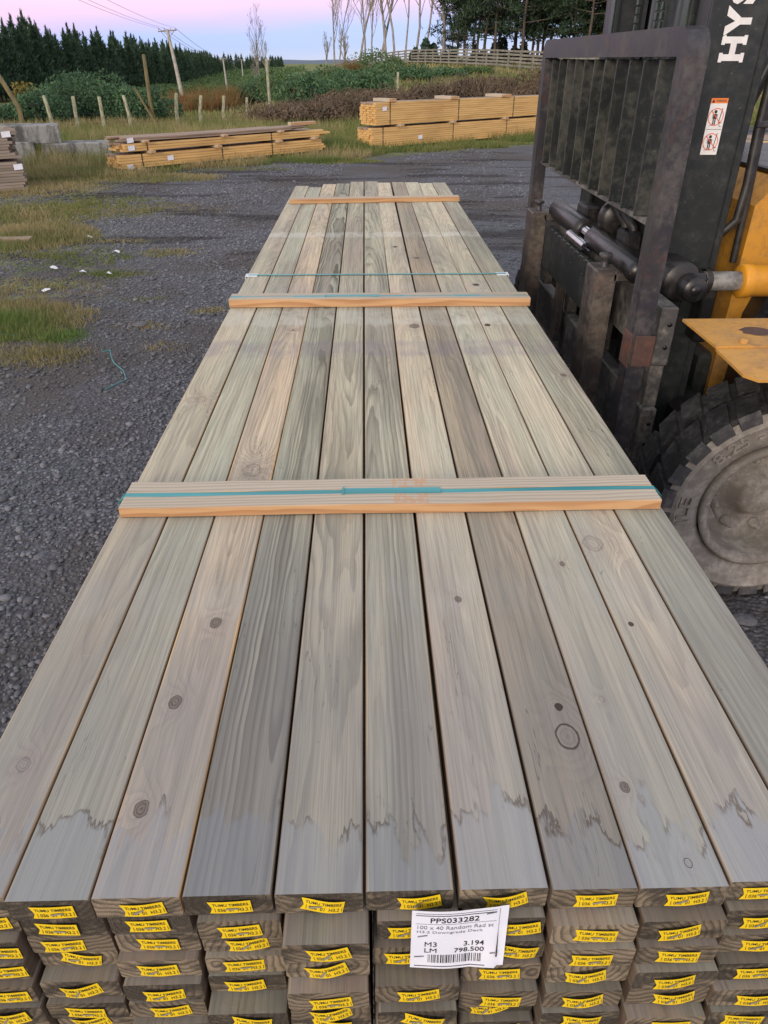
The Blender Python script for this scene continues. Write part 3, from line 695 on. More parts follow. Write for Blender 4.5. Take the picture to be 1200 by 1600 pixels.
# -- load backrest: rounded-corner frame
bf = MB()
XB = .915; YN, YF = 2.372, 4.30
def arc_frame(mb, x0, x1, ya, yb, zt, wth, zbot, r=.07):
    """inverted U in the YZ plane, section (x1-x0) x wth"""
    def loop(off):
        rr = r-off if r-off > .004 else .004; pts = [(ya+off, zbot)]
        for k in range(7):
            a = PI-PI/2*k/6; pts.append((ya+off+rr+rr*math.cos(a), zt-off-rr+rr*math.sin(a)))
        for k in range(7):
            a = PI/2-PI/2*k/6; pts.append((yb-off-rr+rr*math.cos(a), zt-off-rr+rr*math.sin(a)))
        pts.append((yb-off, zbot)); return pts
    A, B = loop(0), loop(wth); n = len(A)
    vs = [(x0, y, z) for y, z in A]+[(x0, y, z) for y, z in B]+[(x1, y, z) for y, z in A]+[(x1, y, z) for y, z in B]
    fs = []
    for i in range(n-1):
        fs += [(i, i+1, n+i+1, n+i), (2*n+i, 3*n+i, 3*n+i+1, 2*n+i+1), (i, 2*n+i, 2*n+i+1, i+1), (n+i, n+i+1, 3*n+i+1, 3*n+i)]
    fs += [(0, n, 3*n, 2*n), (n-1, 3*n-1, 4*n-1, 2*n-1)]
    mb.add(vs, fs, 0)
arc_frame(bf, XB-.045, XB+.018, YN, YF, 1.742, .075, .42, .075)
frame = fpart(bf, 'backrest_frame', 'frame_steel')
mb = MB(); mb.box((XB+.012, (YN+YF)/2, 1.195), (.06, YF-YN-.156, .016), .002); fpart(mb, 'backrest_rail', 'pale_steel')
mb = MB(); mb.box((XB, 0, 1.433), (.078, .013, .455), .002)
mb.mi[0] = 1
bar_me = mb.mesh('backrest_bar', ['bar_paint', 'frame_steel'])
nb = 11
for k in range(nb):
    y = YN+.075+(YF-YN-.15)*(k+1)/(nb+1)
    obj('backrest_bar', bar_me, fork, Vector((.0, y, 0))-FO)
# weld patch on the near upright
mb = MB(); mb.box((XB-.0475, YN+.037, .80), (.006, .085, .12), .002); mb.box((XB-.0, YN-.004, .80), (.07, .008, .11), .002)
fpart(mb, 'weld_patch', 'rust_steel')
# carriage bars
def cbar(name, z0, z1, mat, xc=.995, th=.058):
    mb = MB(); mb.box((xc, 3.345, (z0+z1)/2), (th, 1.90, z1-z0), .006); o = fpart(mb, name, mat)
    m2_ = MB()
    for zz in (z0+(z1-z0)*.33, z0+(z1-z0)*.72): m2_.lathe([(0, 0.0), (0, .0085), (-.0012, .0085), (-.0012, 0)], (xc+.006, 3.345-.951, zz), 12)
    q = m2_.build('bolt_hole', 'grease', o)
    return o
cbar('carriage_bar', .735, .945, 'pale_steel'); cbar('carriage_bar', .355, .570, 'pale_steel')
mb = MB()    # side-shift face plate with notches between the forks
mb.box((.905, 3.35, .83), (.022, 1.10, .20), .003)
for k in range(13): mb.box((.905, 2.86+.082*k, .932), (.026, .052, .014), .002)
for k in range(5): mb.box((.8935, 2.95+.2*k, .865), (.003, .014, .014), .001)
fpart(mb, 'side_shift_plate', 'black_steel')
for (yy, w_) in ((2.47, .10), (3.05, .07), (3.62, .07), (4.20, .10)): one('carriage_upright', 'pale_steel', (1.0, yy, .652), (.05, w_, .168), .004)
one('carriage_upright', 'fork_steel', (.93, 3.12, .60), (.03, .09, .34), .004); one('carriage_upright', 'fork_steel', (.93, 3.60, .60), (.03, .09, .34), .004)
# side-shift cylinder lying on the carriage
mb = MB(); mb.lathe([(2.66, 0), (2.66, .040), (2.68, .045), (3.28, .045), (3.30, .040), (3.30, 0)], (.965, 0, .995), 28); cy = fpart(mb, 'side_shift_cylinder', 'grease')
mb = MB(); mb.box((1.03, 3.34, .985), (.10, 1.30, .07), .01); mb.box((1.02, 3.0, 1.04), (.07, .12, .08), .01); mb.box((1.02, 3.62, 1.04), (.07, .16, .08), .01); fpart(mb, 'hydraulic_manifold', 'grease')
mb = MB(); mb.lathe([(3.45, 0), (3.45, .042), (3.48, .048), (3.98, .048), (4.0, .042), (4.0, 0)], (.965, 0, .995), 28); fpart(mb, 'side_shift_cylinder', 'grease')
mb = MB(); mb.lathe([(3.28, .026), (3.47, .026)], (.965, 0, .995), 20); fpart(mb, 'cylinder_rod', 'chrome')
mb = MB(); mb.lathe([(3.22, .022), (3.5, .022)], (.915, 0, .965), 20); fpart(mb, 'cylinder_rod', 'chrome')
for yy in (2.98, 3.08): 
    mb = MB(); mb.tube([(1.06, yy, .93), (1.03, yy+.02, 1.09), (.99, yy+.05, 1.14), (1.06, yy+.10, 1.13), (1.12, yy+.10, .98)], .018, 10); fpart(mb, 'hydraulic_hose', 'hose')
mb = MB(); mb.lathe([(-.035, 0), (-.035, .06), (-.02, .075), (.02, .075), (.035, .06), (.035, 0)], (1.04, 3.26, 1.08), 28); fpart(mb, 'roller', 'grease')
# forks
for j, yy in enumerate((2.80, 4.02)):
    mb = MB()
    pr = [(.90, .985), (.832, .985), (.826, .979), (.822, .40), (.80, .352), (-.10, .352), (-.28, .336), (-.28, .330), (-.10, .314), (.86, .285), (.885, .30), (.90, .35)]
    mb.prism(pr, yy-.075, yy+.075, 'Y')
    f_ = fpart(mb, 'fork', 'fork_steel')
    mb = MB(); mb.lathe([(.985, .017), (1.0, .015), (1.012, .013), (1.018, .024), (1.028, .026), (1.034, .024), (1.034, 0)], (.875, yy+.01, 0), 18, axis='Z'); fpart(mb, 'fork_pin', 'frame_steel')
    one('fork_hook', 'fork_steel', (.925, yy, .962), (.07, .15, .03), .003)
# -- mast rails (C sections: outer near, outer far, inner pair)
def channel(mb, x0, x1, yo, yi, z0, z1, t=.018):
    """web at yo, flanges reach to yi"""
    s_ = 1 if yi > yo else -1
    mb.box(((x0+x1)/2, yo+s_*t/2, (z0+z1)/2), (x1-x0, t, z1-z0), .003)
    for xx in (x0+t/2, x1-t/2): mb.box((xx, (yo+yi)/2+s_*t/2, (z0+z1)/2), (t, abs(yi-yo)-t, z1-z0-.004), .002)
for (yo, yi) in ((2.75, 2.87), (3.97, 3.85)):
    mb = MB(); channel(mb, 1.07, 1.255, yo, yi, .28, 3.1); r_ = fpart(mb, 'mast_rail', 'black_steel')
    mb = MB(); channel(mb, 1.055, 1.19, yi+(.02 if yi > yo else -.02), yi+(.10 if yi > yo else -.10), .55, 3.3, .016); fpart(mb, 'inner_mast_rail', 'black_steel')
    mb = MB(); mb.box((1.052, yi+(.06 if yi > yo else -.06), 2.2), (.006, .05, 2.1), .001); fpart(mb, 'rail_grease_strip', 'green_grease')
for yy in (3.13, 3.42):
    mb = MB(); mb.lathe([(.5, 0), (.5, .052), (2.35, .052), (2.36, .03), (3.2, .03), (3.2, 0)], (1.15, yy, 0), 20, axis='Z'); fpart(mb, 'lift_cylinder', 'black_steel')
for yy in (3.25, 3.31, 3.55):    # leaf chains
    mb = MB()
    for k in range(74): mb.box((1.085, yy, .93+k*.03), (.012, .026 if k % 2 else .018, .026), .002)
    tag(fpart(mb, 'lift_chain', 'green_grease'), kind='stuff')
for zz, xx in ((.42, 1.24), (1.28, 1.245), (2.45, 1.245), (3.02, 1.245)): one('mast_crossmember', 'black_steel', (xx, 3.36, zz), (.05, 1.16, .12), .004)
# outer flange bead and stiffener on near rail
mb = MB(); mb.box((1.271, 2.775, 1.70), (.028, .045, 2.7), .004); fpart(mb, 'rail_flange', 'black_steel')
# hose running down behind the rail
mb = MB(); mb.tube([(1.345, 2.80, 3.0), (1.34, 2.79, 2.0), (1.33, 2.78, 1.45), (1.335, 2.77, 1.28), (1.325, 2.76, 1.16), (1.28, 2.78, 1.10), (1.22, 2.80, 1.11)], .016, 10); fpart(mb, 'hydraulic_hose', 'hose')
mb = MB(); mb.tube([(1.365, 2.82, 3.0), (1.36, 2.81, 2.0), (1.352, 2.80, 1.45), (1.36, 2.79, 1.2), (1.37, 2.80, 1.0)], .013, 10); fpart(mb, 'hydraulic_hose', 'hose')
one('hose_clip', 'frame_steel', (1.345, 2.775, 1.47), (.06, .03, .02), .003)
# brand lettering up the near rail, reading upwards
def rail_text():
    mb = MB(); z0 = 1.656; H_ = .083
    f_ = lambda u, v: (1.163-v, 2.7482, z0+u)
    x = 0
    def poly(pts): mb.add([f_(x+a, b) for a, b in pts], [tuple(range(len(pts)))], 0)
    def rect(a, b, c, d): poly([(a, b), (c, b), (c, d), (a, d)])
    h = H_; t = .0185; w = .067
    # H
    e = .004; c_ = .012
    for (p_, q_) in ((0, t), (w-t, w)):
        rect(p_-e, -h/2, q_+e, -h/2+c_); rect(p_-e, h/2-c_, q_+e, h/2); rect(p_, -h/2+c_, q_, h/2-c_)
    rect(t, -.010, w-t, .010)
    x += w+.008
    poly([(w/2-t/2, -h/2), (w/2+t/2, -h/2), (w/2+t/2, -.006), (w/2-t/2, -.006)])
    poly([(w/2-t/2, -.006), (w/2+t/2*.0, .012), (t*1.05, h/2), (-.008, h/2)]); poly([(w/2+t/2, -.006), (w+.008, h/2), (w-t*1.05, h/2), (w/2, .012)]); poly([(w/2-t/2, -.006), (w/2+t/2, -.006), (w/2, .012)])
    x += w+.008
    for ch in 'STER':
        vs, fs, w2, h2 = text_geo(ch, 1., .06)
        mb.add([f_(x+w/2+a/w2*w*.92, b/h2*h) for a, b in vs], fs, 0); x += w+.008
    return mb
# faces are single-sided print, 1.8 mm proud of the rail
fpart(rail_text(), 'maker_lettering', 'white_paint')
def sticker():
    mb = MB(); cx_, zb_, w, h = 1.158, 1.378, .058, .172
    def f_(u, v, o=0): return (cx_+u, 2.7483-o, zb_+v)
    def rect(a, b, c, d, m_, o=0): mb.add([f_(a, b, o), f_(c, b, o), f_(c, d, o), f_(a, d, o)], [(0, 1, 2, 3)], m_)
    mb.add([f_(-w/2, 0), f_(w/2, 0), f_(w/2, h), f_(-w/2, h)], [(0, 1, 2, 3)], 0)
    rect(-w/2, h-.0155, w/2, h, 1, .0003)
    put_text(mb, 'WARNING', .006, h-.0078, .036, .0070, lambda a, b: f_(a, b, .0006), 2, .01)
    mb.add([f_(-.026, h-.013, .0006), f_(-.015, h-.013, .0006), f_(-.0205, h-.003, .0006)], [(0, 1, 2)], 2)
    rect(-w/2+.002, .0780, w/2-.002, .0792, 2, .0003)
    for zc in (.0405, .1165):
        n = 32; ro, ri = .0265, .0240; vs = []
        for k in range(n): a = 2*PI*k/n; vs += [f_(-.002+ro*math.cos(a), zc+ro*math.sin(a), .0008), f_(-.002+ri*math.cos(a), zc+ri*math.sin(a), .0008)]
        mb.add(vs, [(2*k, 2*((k+1) % n), 2*((k+1) % n)+1, 2*k+1) for k in range(n)], 3)
        a = math.radians(135); c_, s_ = math.cos(a), math.sin(a); q = .0013
        mb.add([f_(-.002+ro*c_+q*s_, zc+ro*s_-q*c_, .0008), f_(-.002-ro*c_+q*s_, zc-ro*s_-q*c_, .0008), f_(-.002-ro*c_-q*s_, zc-ro*s_+q*c_, .0008), f_(-.002+ro*c_-q*s_, zc+ro*s_+q*c_, .0008)], [(0, 1, 2, 3)], 3)
        # person pictogram, mast and hook
        o = .0005
        mb.add([f_(-.005+.0052*math.cos(2*PI*k/14), zc+.0155+.0052*math.sin(2*PI*k/14), o) for k in range(14)], [tuple(range(14))], 2)
        rect(-.0105, zc-.006, .0005, zc+.009, 2, o); rect(-.0135, zc-.006, -.0115, zc+.008, 2, o); rect(.0015, zc-.006, .0035, zc+.008, 2, o)
        rect(-.0100, zc-.024, -.0060, zc-.006, 2, o); rect(-.0040, zc-.024, 0, zc-.006, 2, o)
        mb.add([f_(.0100, zc-.018, o), f_(.0125, zc-.018, o), f_(.0175, zc+.026, o), f_(.0150, zc+.026, o)], [(0, 1, 2, 3)], 2)
        rect(-.020, zc-.0265, .004, zc-.0255, 2, o)
        vs = []
        for k in range(11): a = math.radians(50+260*k/10); vs += [f_(.0195+.0055*math.cos(a), zc-.0235+.0065*math.sin(a), o), f_(.0195+.0042*math.cos(a), zc-.0235+.0052*math.sin(a), o)]
        mb.add(vs, [(2*k, 2*k+2, 2*k+3, 2*k+1) for k in range(10)], 2)
    return mb
st_ = fpart(sticker(), 'warning_sticker', ['white_paint', 'orange_vinyl', 'ink', 'red_vinyl'])
# mast foot, tilt pin and hub
mb = MB(); mb.lathe([(2.60, 0), (2.60, .062), (2.61, .072), (2.745, .072), (2.745, 0)], (1.10, 0, .975), 28); fpart(mb, 'pivot_hub', 'grease')
mb = MB(); mb.lathe([(2.53, 0), (2.53, .040), (2.537, .045), (2.70, .045)], (1.125, 0, .965), 24); mb.lathe([(2.522, 0), (2.522, .018), (2.53, .020)], (1.125, 0, .965), 12); fpart(mb, 'pivot_pin', 'grease')
mb = MB(); mb.box((1.155, 2.62, .967), (.09, .08, .085), .02); mb.lathe([(1.185, .044), (1.20, .044), (1.21, .036)], (0, 2.62, .975), 20, axis='X'); fpart(mb, 'rod_end', 'grease')
mb = MB(); mb.lathe([(1.18, 0), (1.18, .034), (1.42, .034), (1.42, 0)], (0, 2.62, .975), 28, axis='X'); fpart(mb, 'tilt_cylinder_rod', 'rod')
mb = MB(); mb.lathe([(1.318, .03), (1.318, .056), (1.323, .060), (1.353, .060), (1.358, .056), (2.05, .056), (2.05, 0)], (0, 2.62, .975), 36, axis='X')
mb.lathe([(.0, .0), (.055, .0), (.055, .022), (.0, .022)][::-1] and [(1.02, .022), (1.085, .022), (1.085, 0)], (1.50, 2.62, 0), 18, axis='Z')
fpart(mb, 'tilt_cylinder', 'yellow')
one('nameplate', 'pale_steel', (1.515, 2.665, 1.075), (.05, .003, .06), .001, Matrix.Rotation(.35, 4, 'Y'))
mb = MB(); mb.tube([(1.50, 2.62, 1.08), (1.56, 2.60, 1.13), (1.68, 2.62, 1.15), (1.85, 2.66, 1.10)], .014, 10); fpart(mb, 'hydraulic_hose', 'hose')
for xx, zz in ((1.115, .88), (1.245, .86)): one('mast_bracket', 'grease', (xx, 2.70, zz), (.05, .09, .26), .006)
# front fender plate (near) with folded lip and bolt ; same on the far side
def fender(sy, parent_y):
    Y = lambda a: 3.35+sy*(a-3.35)
    mb = MB()
    def slab(q, z, t, m_=0):
        vs = [(x+(.42 if sy < 0 and x < 1.5 else 0), Y(y), z+dz) for x, y, dz in q]; vs += [(x, y, z_-t) for x, y, z_ in vs]; n = len(q)
        mb.add(vs, [tuple(range(n)), tuple(range(n, 2*n))[::-1]]+[(i, (i+1) % n, (i+1) % n+n, i+n) for i in range(n)], m_)
    slab([(.975, 2.25, 0), (.975, 1.99, 0), (2.10, 1.99, 0), (2.10, 2.25, 0)], .952, .008)
    slab([(.975, 1.987, 0), (.972, 1.80, -.006), (1.00, 1.765, -.008), (2.10, 1.765, -.008), (2.10, 1.987, 0)], .9455, .008)
    o = fpart(mb, 'fender', 'fender')
    mb = MB(); mb.lathe([(.952, .014), (.962, .014), (.964, .010), (.964, 0)], (1.07+(.42 if sy < 0 else 0), Y(2.02), 0), 6, axis='Z'); b_ = mb.build('bolt', 'fender', o)
    mb = MB()
    k = 16; vs = [(1.155+(.42 if sy < 0 else 0)+.048*math.cos(2*PI*i/k)*(1+.15*math.sin(3*i)), Y(2.12)+.042*math.sin(2*PI*i/k), .9528) for i in range(k)]
    mb.add(vs, [tuple(range(k))]); mb.build('worn_spot', 'rust_steel', o)
fender(1, 0); fender(-1, 0)
# cowl, chassis, counterweight, overhead guard, seat : mostly beyond the frame
mb = MB()
pr = [(1.40, .42), (1.40, 1.20), (1.47, 1.29), (2.25, 1.29), (2.25, .42)]
mb.prism(pr, 2.80, 3.90, 'Y'); fpart(mb, 'cowl', 'cowl')
mb = MB(); mb.prism([(1.46, .42), (1.46, .80), (1.50, .93), (1.9, .93), (1.9, .42)], 2.70, 2.797, 'Y'); fpart(mb, 'chassis_side', 'grease')
one('cowl_top', 'grease', (1.86, 3.35, 1.305), (.74, 1.06, .02), .006)
one('chassis', 'black_steel', (2.45, 3.35, .45), (2.2, 1.05, .34), .02)
one('seat_deck', 'cowl', (2.95, 3.35, .98), (1.25, 1.12, .62), .05)
mb = MB(); mb.prism([(3.55, .30), (3.55, 1.30), (3.9, 1.32), (4.2, 1.15), (4.3, .7), (4.22, .32)], 2.45, 4.25, 'Y'); fpart(mb, 'counterweight', 'yellow')
mb = MB(); mb.box((2.85, 3.35, 1.36), (.50, .50, .12), .04); mb.box((3.12, 3.35, 1.65), (.12, .48, .55), .04, Matrix.Rotation(.15, 4, 'Y')); fpart(mb, 'seat', 'hose')
mb = MB(); mb.tube([(2.2, 3.35, 1.25), (2.42, 3.35, 1.62)], .02, 10)
ring = [(2.42+.06*math.sin(a)*-1, 3.35+.18*math.cos(a), 1.62+.17*math.sin(a)*.5) for a in [2*PI*k/20 for k in range(21)]]
mb.tube(ring, .014, 8, cap=False); fpart(mb, 'steering_wheel', 'hose')
mb = MB()
for yy in (2.75, 3.95):
    mb.tube([(1.75, yy, 1.25), (2.15, yy, 2.45), (3.45, yy, 2.45), (3.75, yy, 1.3)], .035, 10)
for k in range(9): mb.box((2.2+.15*k, 3.35, 2.45), (.03, 1.16, .05), .004)
fpart(mb, 'overhead_guard', 'black_steel')
# -- wheels
def tyre_prof(R, w, r0):
    h = w/2   # t across, radius : outer face at -h
    return [(-h+.035, r0), (-h+.012, r0+.01), (-h+.002, r0+.035), (-h-.008, (r0+R)/2-.01), (-h-.009, R-.066), (-h-.013, R-.064), (-h-.013, R-.060), (-h-.006, R-.055), (-h+.004, R-.024), (-h+.012, R-.016), (h-.012, R-.016), (h-.004, R-.024), (h+.006, R-.055), (h+.008, (r0+R)/2), (h-.002, r0+.035), (h-.035, r0)]
R_ = .385; TW = .25; R0 = .228
def lug_mesh():
    """chunky block: radial height 24 mm, runs from the shoulder inwards, slightly skewed"""
    mb = MB(); h = TW/2; da = .098
    def q(t, r, a): return (r*math.sin(a), t, r*math.cos(a))
    prof = [(-h-.004, R_-.052), (-h-.006, R_-.016), (-h+.004, R_-.003), (-h+.05, R_), (-.012, R_)]
    vs = []
    skew = [0, 0, .0, .045, .10]
    for (t, r), s_ in zip(prof, skew):
        for a in (-da, da): vs.append(q(t, r, a*(1. if r < R_-.03 else .94)+s_))
    for (t, r), s_ in zip([(-h-.000, R_-.056), (-h+.004, R_-.03), (-h+.01, R_-.03), (-h+.05, R_-.03), (-.012, R_-.03)], skew):
        for a in (-da, da): vs.append(q(t, r, a+s_))
    n = len(prof); fs = [(2*i, 2*i+1, 2*i+3, 2*i+2) for i in range(n-1)]
    fs += [(2*i, 2*i+2, 2*n+2*i+2, 2*n+2*i) for i in range(n-1)]+[(2*i+1, 2*n+2*i+1, 2*n+2*i+3, 2*i+3) for i in range(n-1)]
    fs += [(0, 2*n, 2*n+1, 1), (2*n-2, 2*n-1, 4*n-1, 4*n-2)]
    mb.add(vs, fs, 0)
    # the end wall facing the viewer is dusty
    mb.mi[0] = 1
    mb.mi[1] = 1
    return mb.mesh('tread_block', ['rubber', 'lug_face'])
LUG = lug_mesh()
def wheel(cx_, cy_, out, near=False, R=R_, blocks=25, outer=True):
    """out=-1: outer face towards -Y"""
    mb = MB(); pr = tyre_prof(R, TW, R0)
    mb.lathe([(t*(-out), r) for t, r in pr], (0, 0, 0), 72, 0)
    for i in range(len(mb.f)):     # dusty sidewall, black tread band
        seg = i//72; mb.mi[i] = 0 if seg in (8, 9, 10) else 1
    if near:
        def on(word, a0, hgt, rad, wd, bold=.0):
            rad = rad*.94; wd = wd*.97
            vs, fs, w2, h2 = text_geo(word, 1., bold)
            def mp_(a, b, d):
                r = rad+b/h2*hgt; ang = a0+a/w2*wd/rad    # clockwise seen from -Y with tops outward
                return (r*math.sin(ang), -TW/2-.0072-d, r*math.cos(ang))
            base = [mp_(a, b, .0065) for a, b in vs]; mb.add(base, fs, 1)
            low = [mp_(a*1.03, b*1.05, -.004) for a, b in vs]; n = len(vs)
            from collections import Counter
            ec = Counter(); dirs = {}
            for f in fs:
                for i in range(len(f)):
                    e = (f[i], f[(i+1) % len(f)]); k = tuple(sorted(e)); ec[k] += 1; dirs[k] = e
            sd = [(dirs[k][0], dirs[k][1], dirs[k][1]+n, dirs[k][0]+n) for k, c in ec.items() if c == 1]
            mb.add(base+low, sd, 1)
        on('8.25 - 15', math.radians(-27), .040, .318, .270, .01)
        on('ILE', math.radians(-90), .040, .316, .105, .01)
        on('R', math.radians(-118), .030, .330, .03, .01)
    o = mb.build('tyre', ['rubber', 'dusty_rubber'], fork); o.location = Vector((cx_, cy_, R))-FO
    for k in range(blocks):
        a = 2*PI*k/blocks+.06
        for sgn, ph in ((1, 0), (-1, PI/blocks)):
            l = obj('tread_block', LUG, o); l.rotation_euler = (0, a+ph, 0) if sgn*out < 0 else (0, a+ph, PI)
    # rim : wide flange, dish, hub, nuts
    h = TW/2
    if near or outer:
        mb = MB(); f_ = [(-h+.030, R0-.001), (-h-.002, R0+.006), (-h-.010, R0-.004), (-h-.006, R0-.016), (-h+.006, R0-.026), (-h+.020, R0-.031), (-h+.105, R0-.036), (-h+.120, R0-.048), (-h+.124, .105), (-h+.112, .095), (-h+.085, .070), (-h+.070, .066), (-h+.064, .05), (-h+.064, 0)]
        mb.lathe([(t*(-out), r) for t, r in f_], (0, 0, 0), 64)
        rm = mb.build('rim', 'rim', fork); rm.location = Vector((cx_, cy_, R))-FO
        for k in range(8):
            a = 2*PI*(k+.35)/8; m3 = MB(); c_ = (.140*math.cos(a), 0, .140*math.sin(a)); e = -out
            m3.lathe([((-h+.121)*e, .021), ((-h+.112)*e, .021), ((-h+.112)*e, .016), ((-h+.092)*e, .015), ((-h+.090)*e, .008), ((-h+.075)*e, .008), ((-h+.075)*e, 0)], c_, 6)
            m3.build('wheel_nut', 'rim', rm)
        m3 = MB(); m3.tube([(-.155, -h*1+.115, -.02), (-.150, -h+.07, -.045), (-.135, -h+.055, -.075)], [.005, .0045, .004], 6); m3.build('valve_stem', 'pale_steel', rm)
wheel(1.30, 1.98+TW/2+.012, -1, True)
wheel(1.30, 4.72-TW/2-.012, 1)
wheel(3.55, 2.62, -1); wheel(3.55, 4.08, 1)
one('axle', 'grease', (1.30, 3.35, .385), (.16, 2.3, .16), .03)
one('axle', 'grease', (3.55, 3.35, .385), (.14, 1.3, .14), .03)

# ------------------------------------------------------------------ timber stacks round the yard
def sawn_pack(name, a, b, z0, layers, th, depth, mat, label, group, cat='timber stack', ragged=.05, topmat='pale_top', straps=(), notes=(), dun=(), bow=0., rnd=0, labels=()):
    """a pack of boards whose long side runs from a to b (plan), depth away from the viewer"""
    r = random.Random(rnd+11); ax, ay = a; L = math.hypot(b[0]-ax, b[1]-ay); ang = math.atan2(b[1]-ay, b[0]-ax)
    o = empty(name, (ax, ay, z0), ang); tag(o, label, cat, group)
    mb = MB(); nw = max(1, int(depth/.105))
    for k in range(layers):
        for j in range(nw):
            x0 = r.uniform(0, ragged); x1 = L-r.uniform(0, ragged*3); off = r.uniform(-.006, .006)
            n = 6; vs = []
            for s_ in range(n+1):
                x = x0+(x1-x0)*s_/n; zz = k*th+bow*math.sin(PI*x/L)*-1
                y0 = j*.105+off; y1 = y0+.10
                vs += [(x, y0, zz), (x, y1, zz), (x, y1, zz+th-.004), (x, y0, zz+th-.004)]
            fs = [(s_*4+i, (s_+1)*4+i, (s_+1)*4+(i+1) % 4, s_*4+(i+1) % 4) for s_ in range(n) for i in range(4)]+[(0, 1, 2, 3), (n*4+3, n*4+2, n*4+1, n*4)]
            mb.add(vs, fs, 1 if k == layers-1 and j > 0 else 0)
    tag(mb.build('boards', [mat, topmat], o), kind='stuff')
    H = layers*th; zb = lambda x: -bow*math.sin(PI*x/L)
    for x in straps:
        mb = MB(); mb.box((x, -.004, H/2+zb(x)), (.018, .004, H+.01)); mb.box((x, depth/2, H+.002+zb(x)), (.028, depth+.01, .004)); mb.box((x, depth+.004, H/2+zb(x)), (.028, .004, H)); mb.build('strap', 'hose', o)
    for (x, z) in labels:
        mb = MB(); mb.add([(x, -.009, z+zb(x)), (x+.12, -.014, z+.008+zb(x)), (x+.12, -.010, z+.083+zb(x)), (x, -.009, z+.075+zb(x))], [(0, 1, 2, 3)]); mb.build('paper_label', 'paper', o)
    return o
def bearers(pos, z, depth, a, b, label, group):
    ax, ay = a; L = math.hypot(b[0]-ax, b[1]-ay); ang = math.atan2(b[1]-ay, b[0]-ax); c, s_ = math.cos(ang), math.sin(ang)
    for i, (x, hh) in enumerate(pos):
        mb = MB(); mb.box((0, depth/2-.03, hh/2), (.10, depth+.14, hh), .004)
        o = mb.build('bearer', 'batten'); o.location = (ax+c*x, ay+s_*x, z); o.rotation_euler = (0, 0, ang); props(o, seed=x)
        tag(o, label % ['first', 'second', 'third', 'fourth', 'fifth', 'sixth'][i], 'bearer', group)
LA, LB = (-4.22, 13.5), (-.85, 16.6)
g = 'orange sawn boards lying in the left stack'
bearers([(.35, .07), (1.5, .07), (2.9, .07), (4.2, .07)], 0, .53, LA, LB, '%s bearer from the left under the lowest pack of the left yellow stack', 'bearers under the left stack')
sawn_pack('timber_stack', LA, LB, .072, 5, .042, .53, 'yellow_pine', 'lowest and thickest pack of the orange timber stack at the left of the yard', g, straps=(.42, 2.05, 3.2), labels=((.9, .07), (.12, -.015)), rnd=1)
def offs(a, b, x0, x1, y=0.):
    L = math.hypot(b[0]-a[0], b[1]-a[1]); ux, uy = (b[0]-a[0])/L, (b[1]-a[1])/L
    return (a[0]+ux*x0-uy*y, a[1]+uy*x0+ux*y), (a[0]+ux*x1-uy*y, a[1]+uy*x1+ux*y)
a_, b_ = offs(LA, LB, .05, 4.7)
bearers([(.55, .045), (1.9, .045), (3.3, .045), (4.2, .045)], .284, .53, a_, b_, '%s spacer from the left between the lower two packs of the left yellow stack', 'spacers in the left stack')
sawn_pack('timber_stack', a_, b_, .331, 3, .040, .53, 'yellow_pine', 'middle pack of the orange timber stack at the left, between two dark gaps', g, straps=(.5, 3.15), labels=((.14, .01),), ragged=.14, rnd=2)
a2, b2 = offs(LA, LB, .02, 4.35, .02)
bearers([(.5, .035), (2.1, .035), (3.4, .035)], .453, .53, a2, b2, '%s thin spacer from the left under the loose top boards of the left stack', 'thin spacers in the left stack')
sawn_pack('timber_stack', a2, b2, .490, 2, .028, .53, 'pale_top', 'thin loose weathered boards topmost on the left orange stack', g, ragged=.3, labels=((.18, -.03),), bow=.02, rnd=3)
mb = MB(); mb.box((0, 0, 0), (.62, .1, .055), .004); o = mb.build('offcut', 'batten'); o.location = (-1.30, 16.25, .582); o.rotation_euler = (0, 0, .7); props(o, seed=2.); tag(o, 'orange offcut lying on top of the left stack near its right end', 'offcut')
RA, RB = (.10, 17.05), (4.5, 20.6)
g = 'orange sawn packs in the long stack behind the yard'
bearers([(.5, .05), (2.2, .05), (4.0, .05), (5.5, .05)], 0, .53, RA, RB, '%s bearer from the left under the right yellow stack', 'bearers under the right stack')
sawn_pack('timber_stack', RA, RB, .052, 9, .042, .53, 'yellow_pine', 'lower pack of the tall orange timber stack right of centre, grass at its foot', g, straps=(.32, 2.45, 4.3), labels=((1.35, .1),), ragged=.05, rnd=4)
a3, b3 = offs(RA, RB, .10, 5.95)
bearers([(.7, .045), (2.3, .045), (4.1, .045), (5.4, .045)], .432, .53, a3, b3, '%s spacer from the left between the two packs of the right yellow stack', 'spacers in the right stack')
sawn_pack('timber_stack', a3, b3, .478, 10, .042, .53, 'yellow_pine', 'upper pack of the tall orange timber stack right of centre, strapped with dunnage on top', g, straps=(.42, 2.5, 4.4), labels=((.2, .26),), ragged=.05, rnd=5)
for i, (x, wd) in enumerate(((.48, .20), (2.35, .26), (4.1, .34))):
    p_, _ = offs(a3, b3, x, x+1, .25); mb = MB(); mb.box((0, 0, .03), (wd, .56, .06), .004); o = mb.build('dunnage_block', 'batten'); o.location = (*p_, .899); o.rotation_euler = (0, 0, .66); props(o, seed=i)
    tag(o, ('small block on the left end of the tall right stack', 'middle block on top of the tall right stack', 'wide grey block on top of the right stack beside the forklift backrest')[i], 'timber block')
FA, FB = (5.9, 21.6), (9.4, 24.4)
for i in range(3):
    sawn_pack('timber_stack', FA, FB, .05+i*.46, 10, .042, 1.1, 'yellow_pine', ('lowest', 'middle', 'topmost')[i]+' pack of the far orange stack seen behind the forklift mast', 'far stack behind the mast', straps=(.5, 2.4), rnd=20+i)
GA, GB = (6.7, 13.6), (9.9, 15.4)
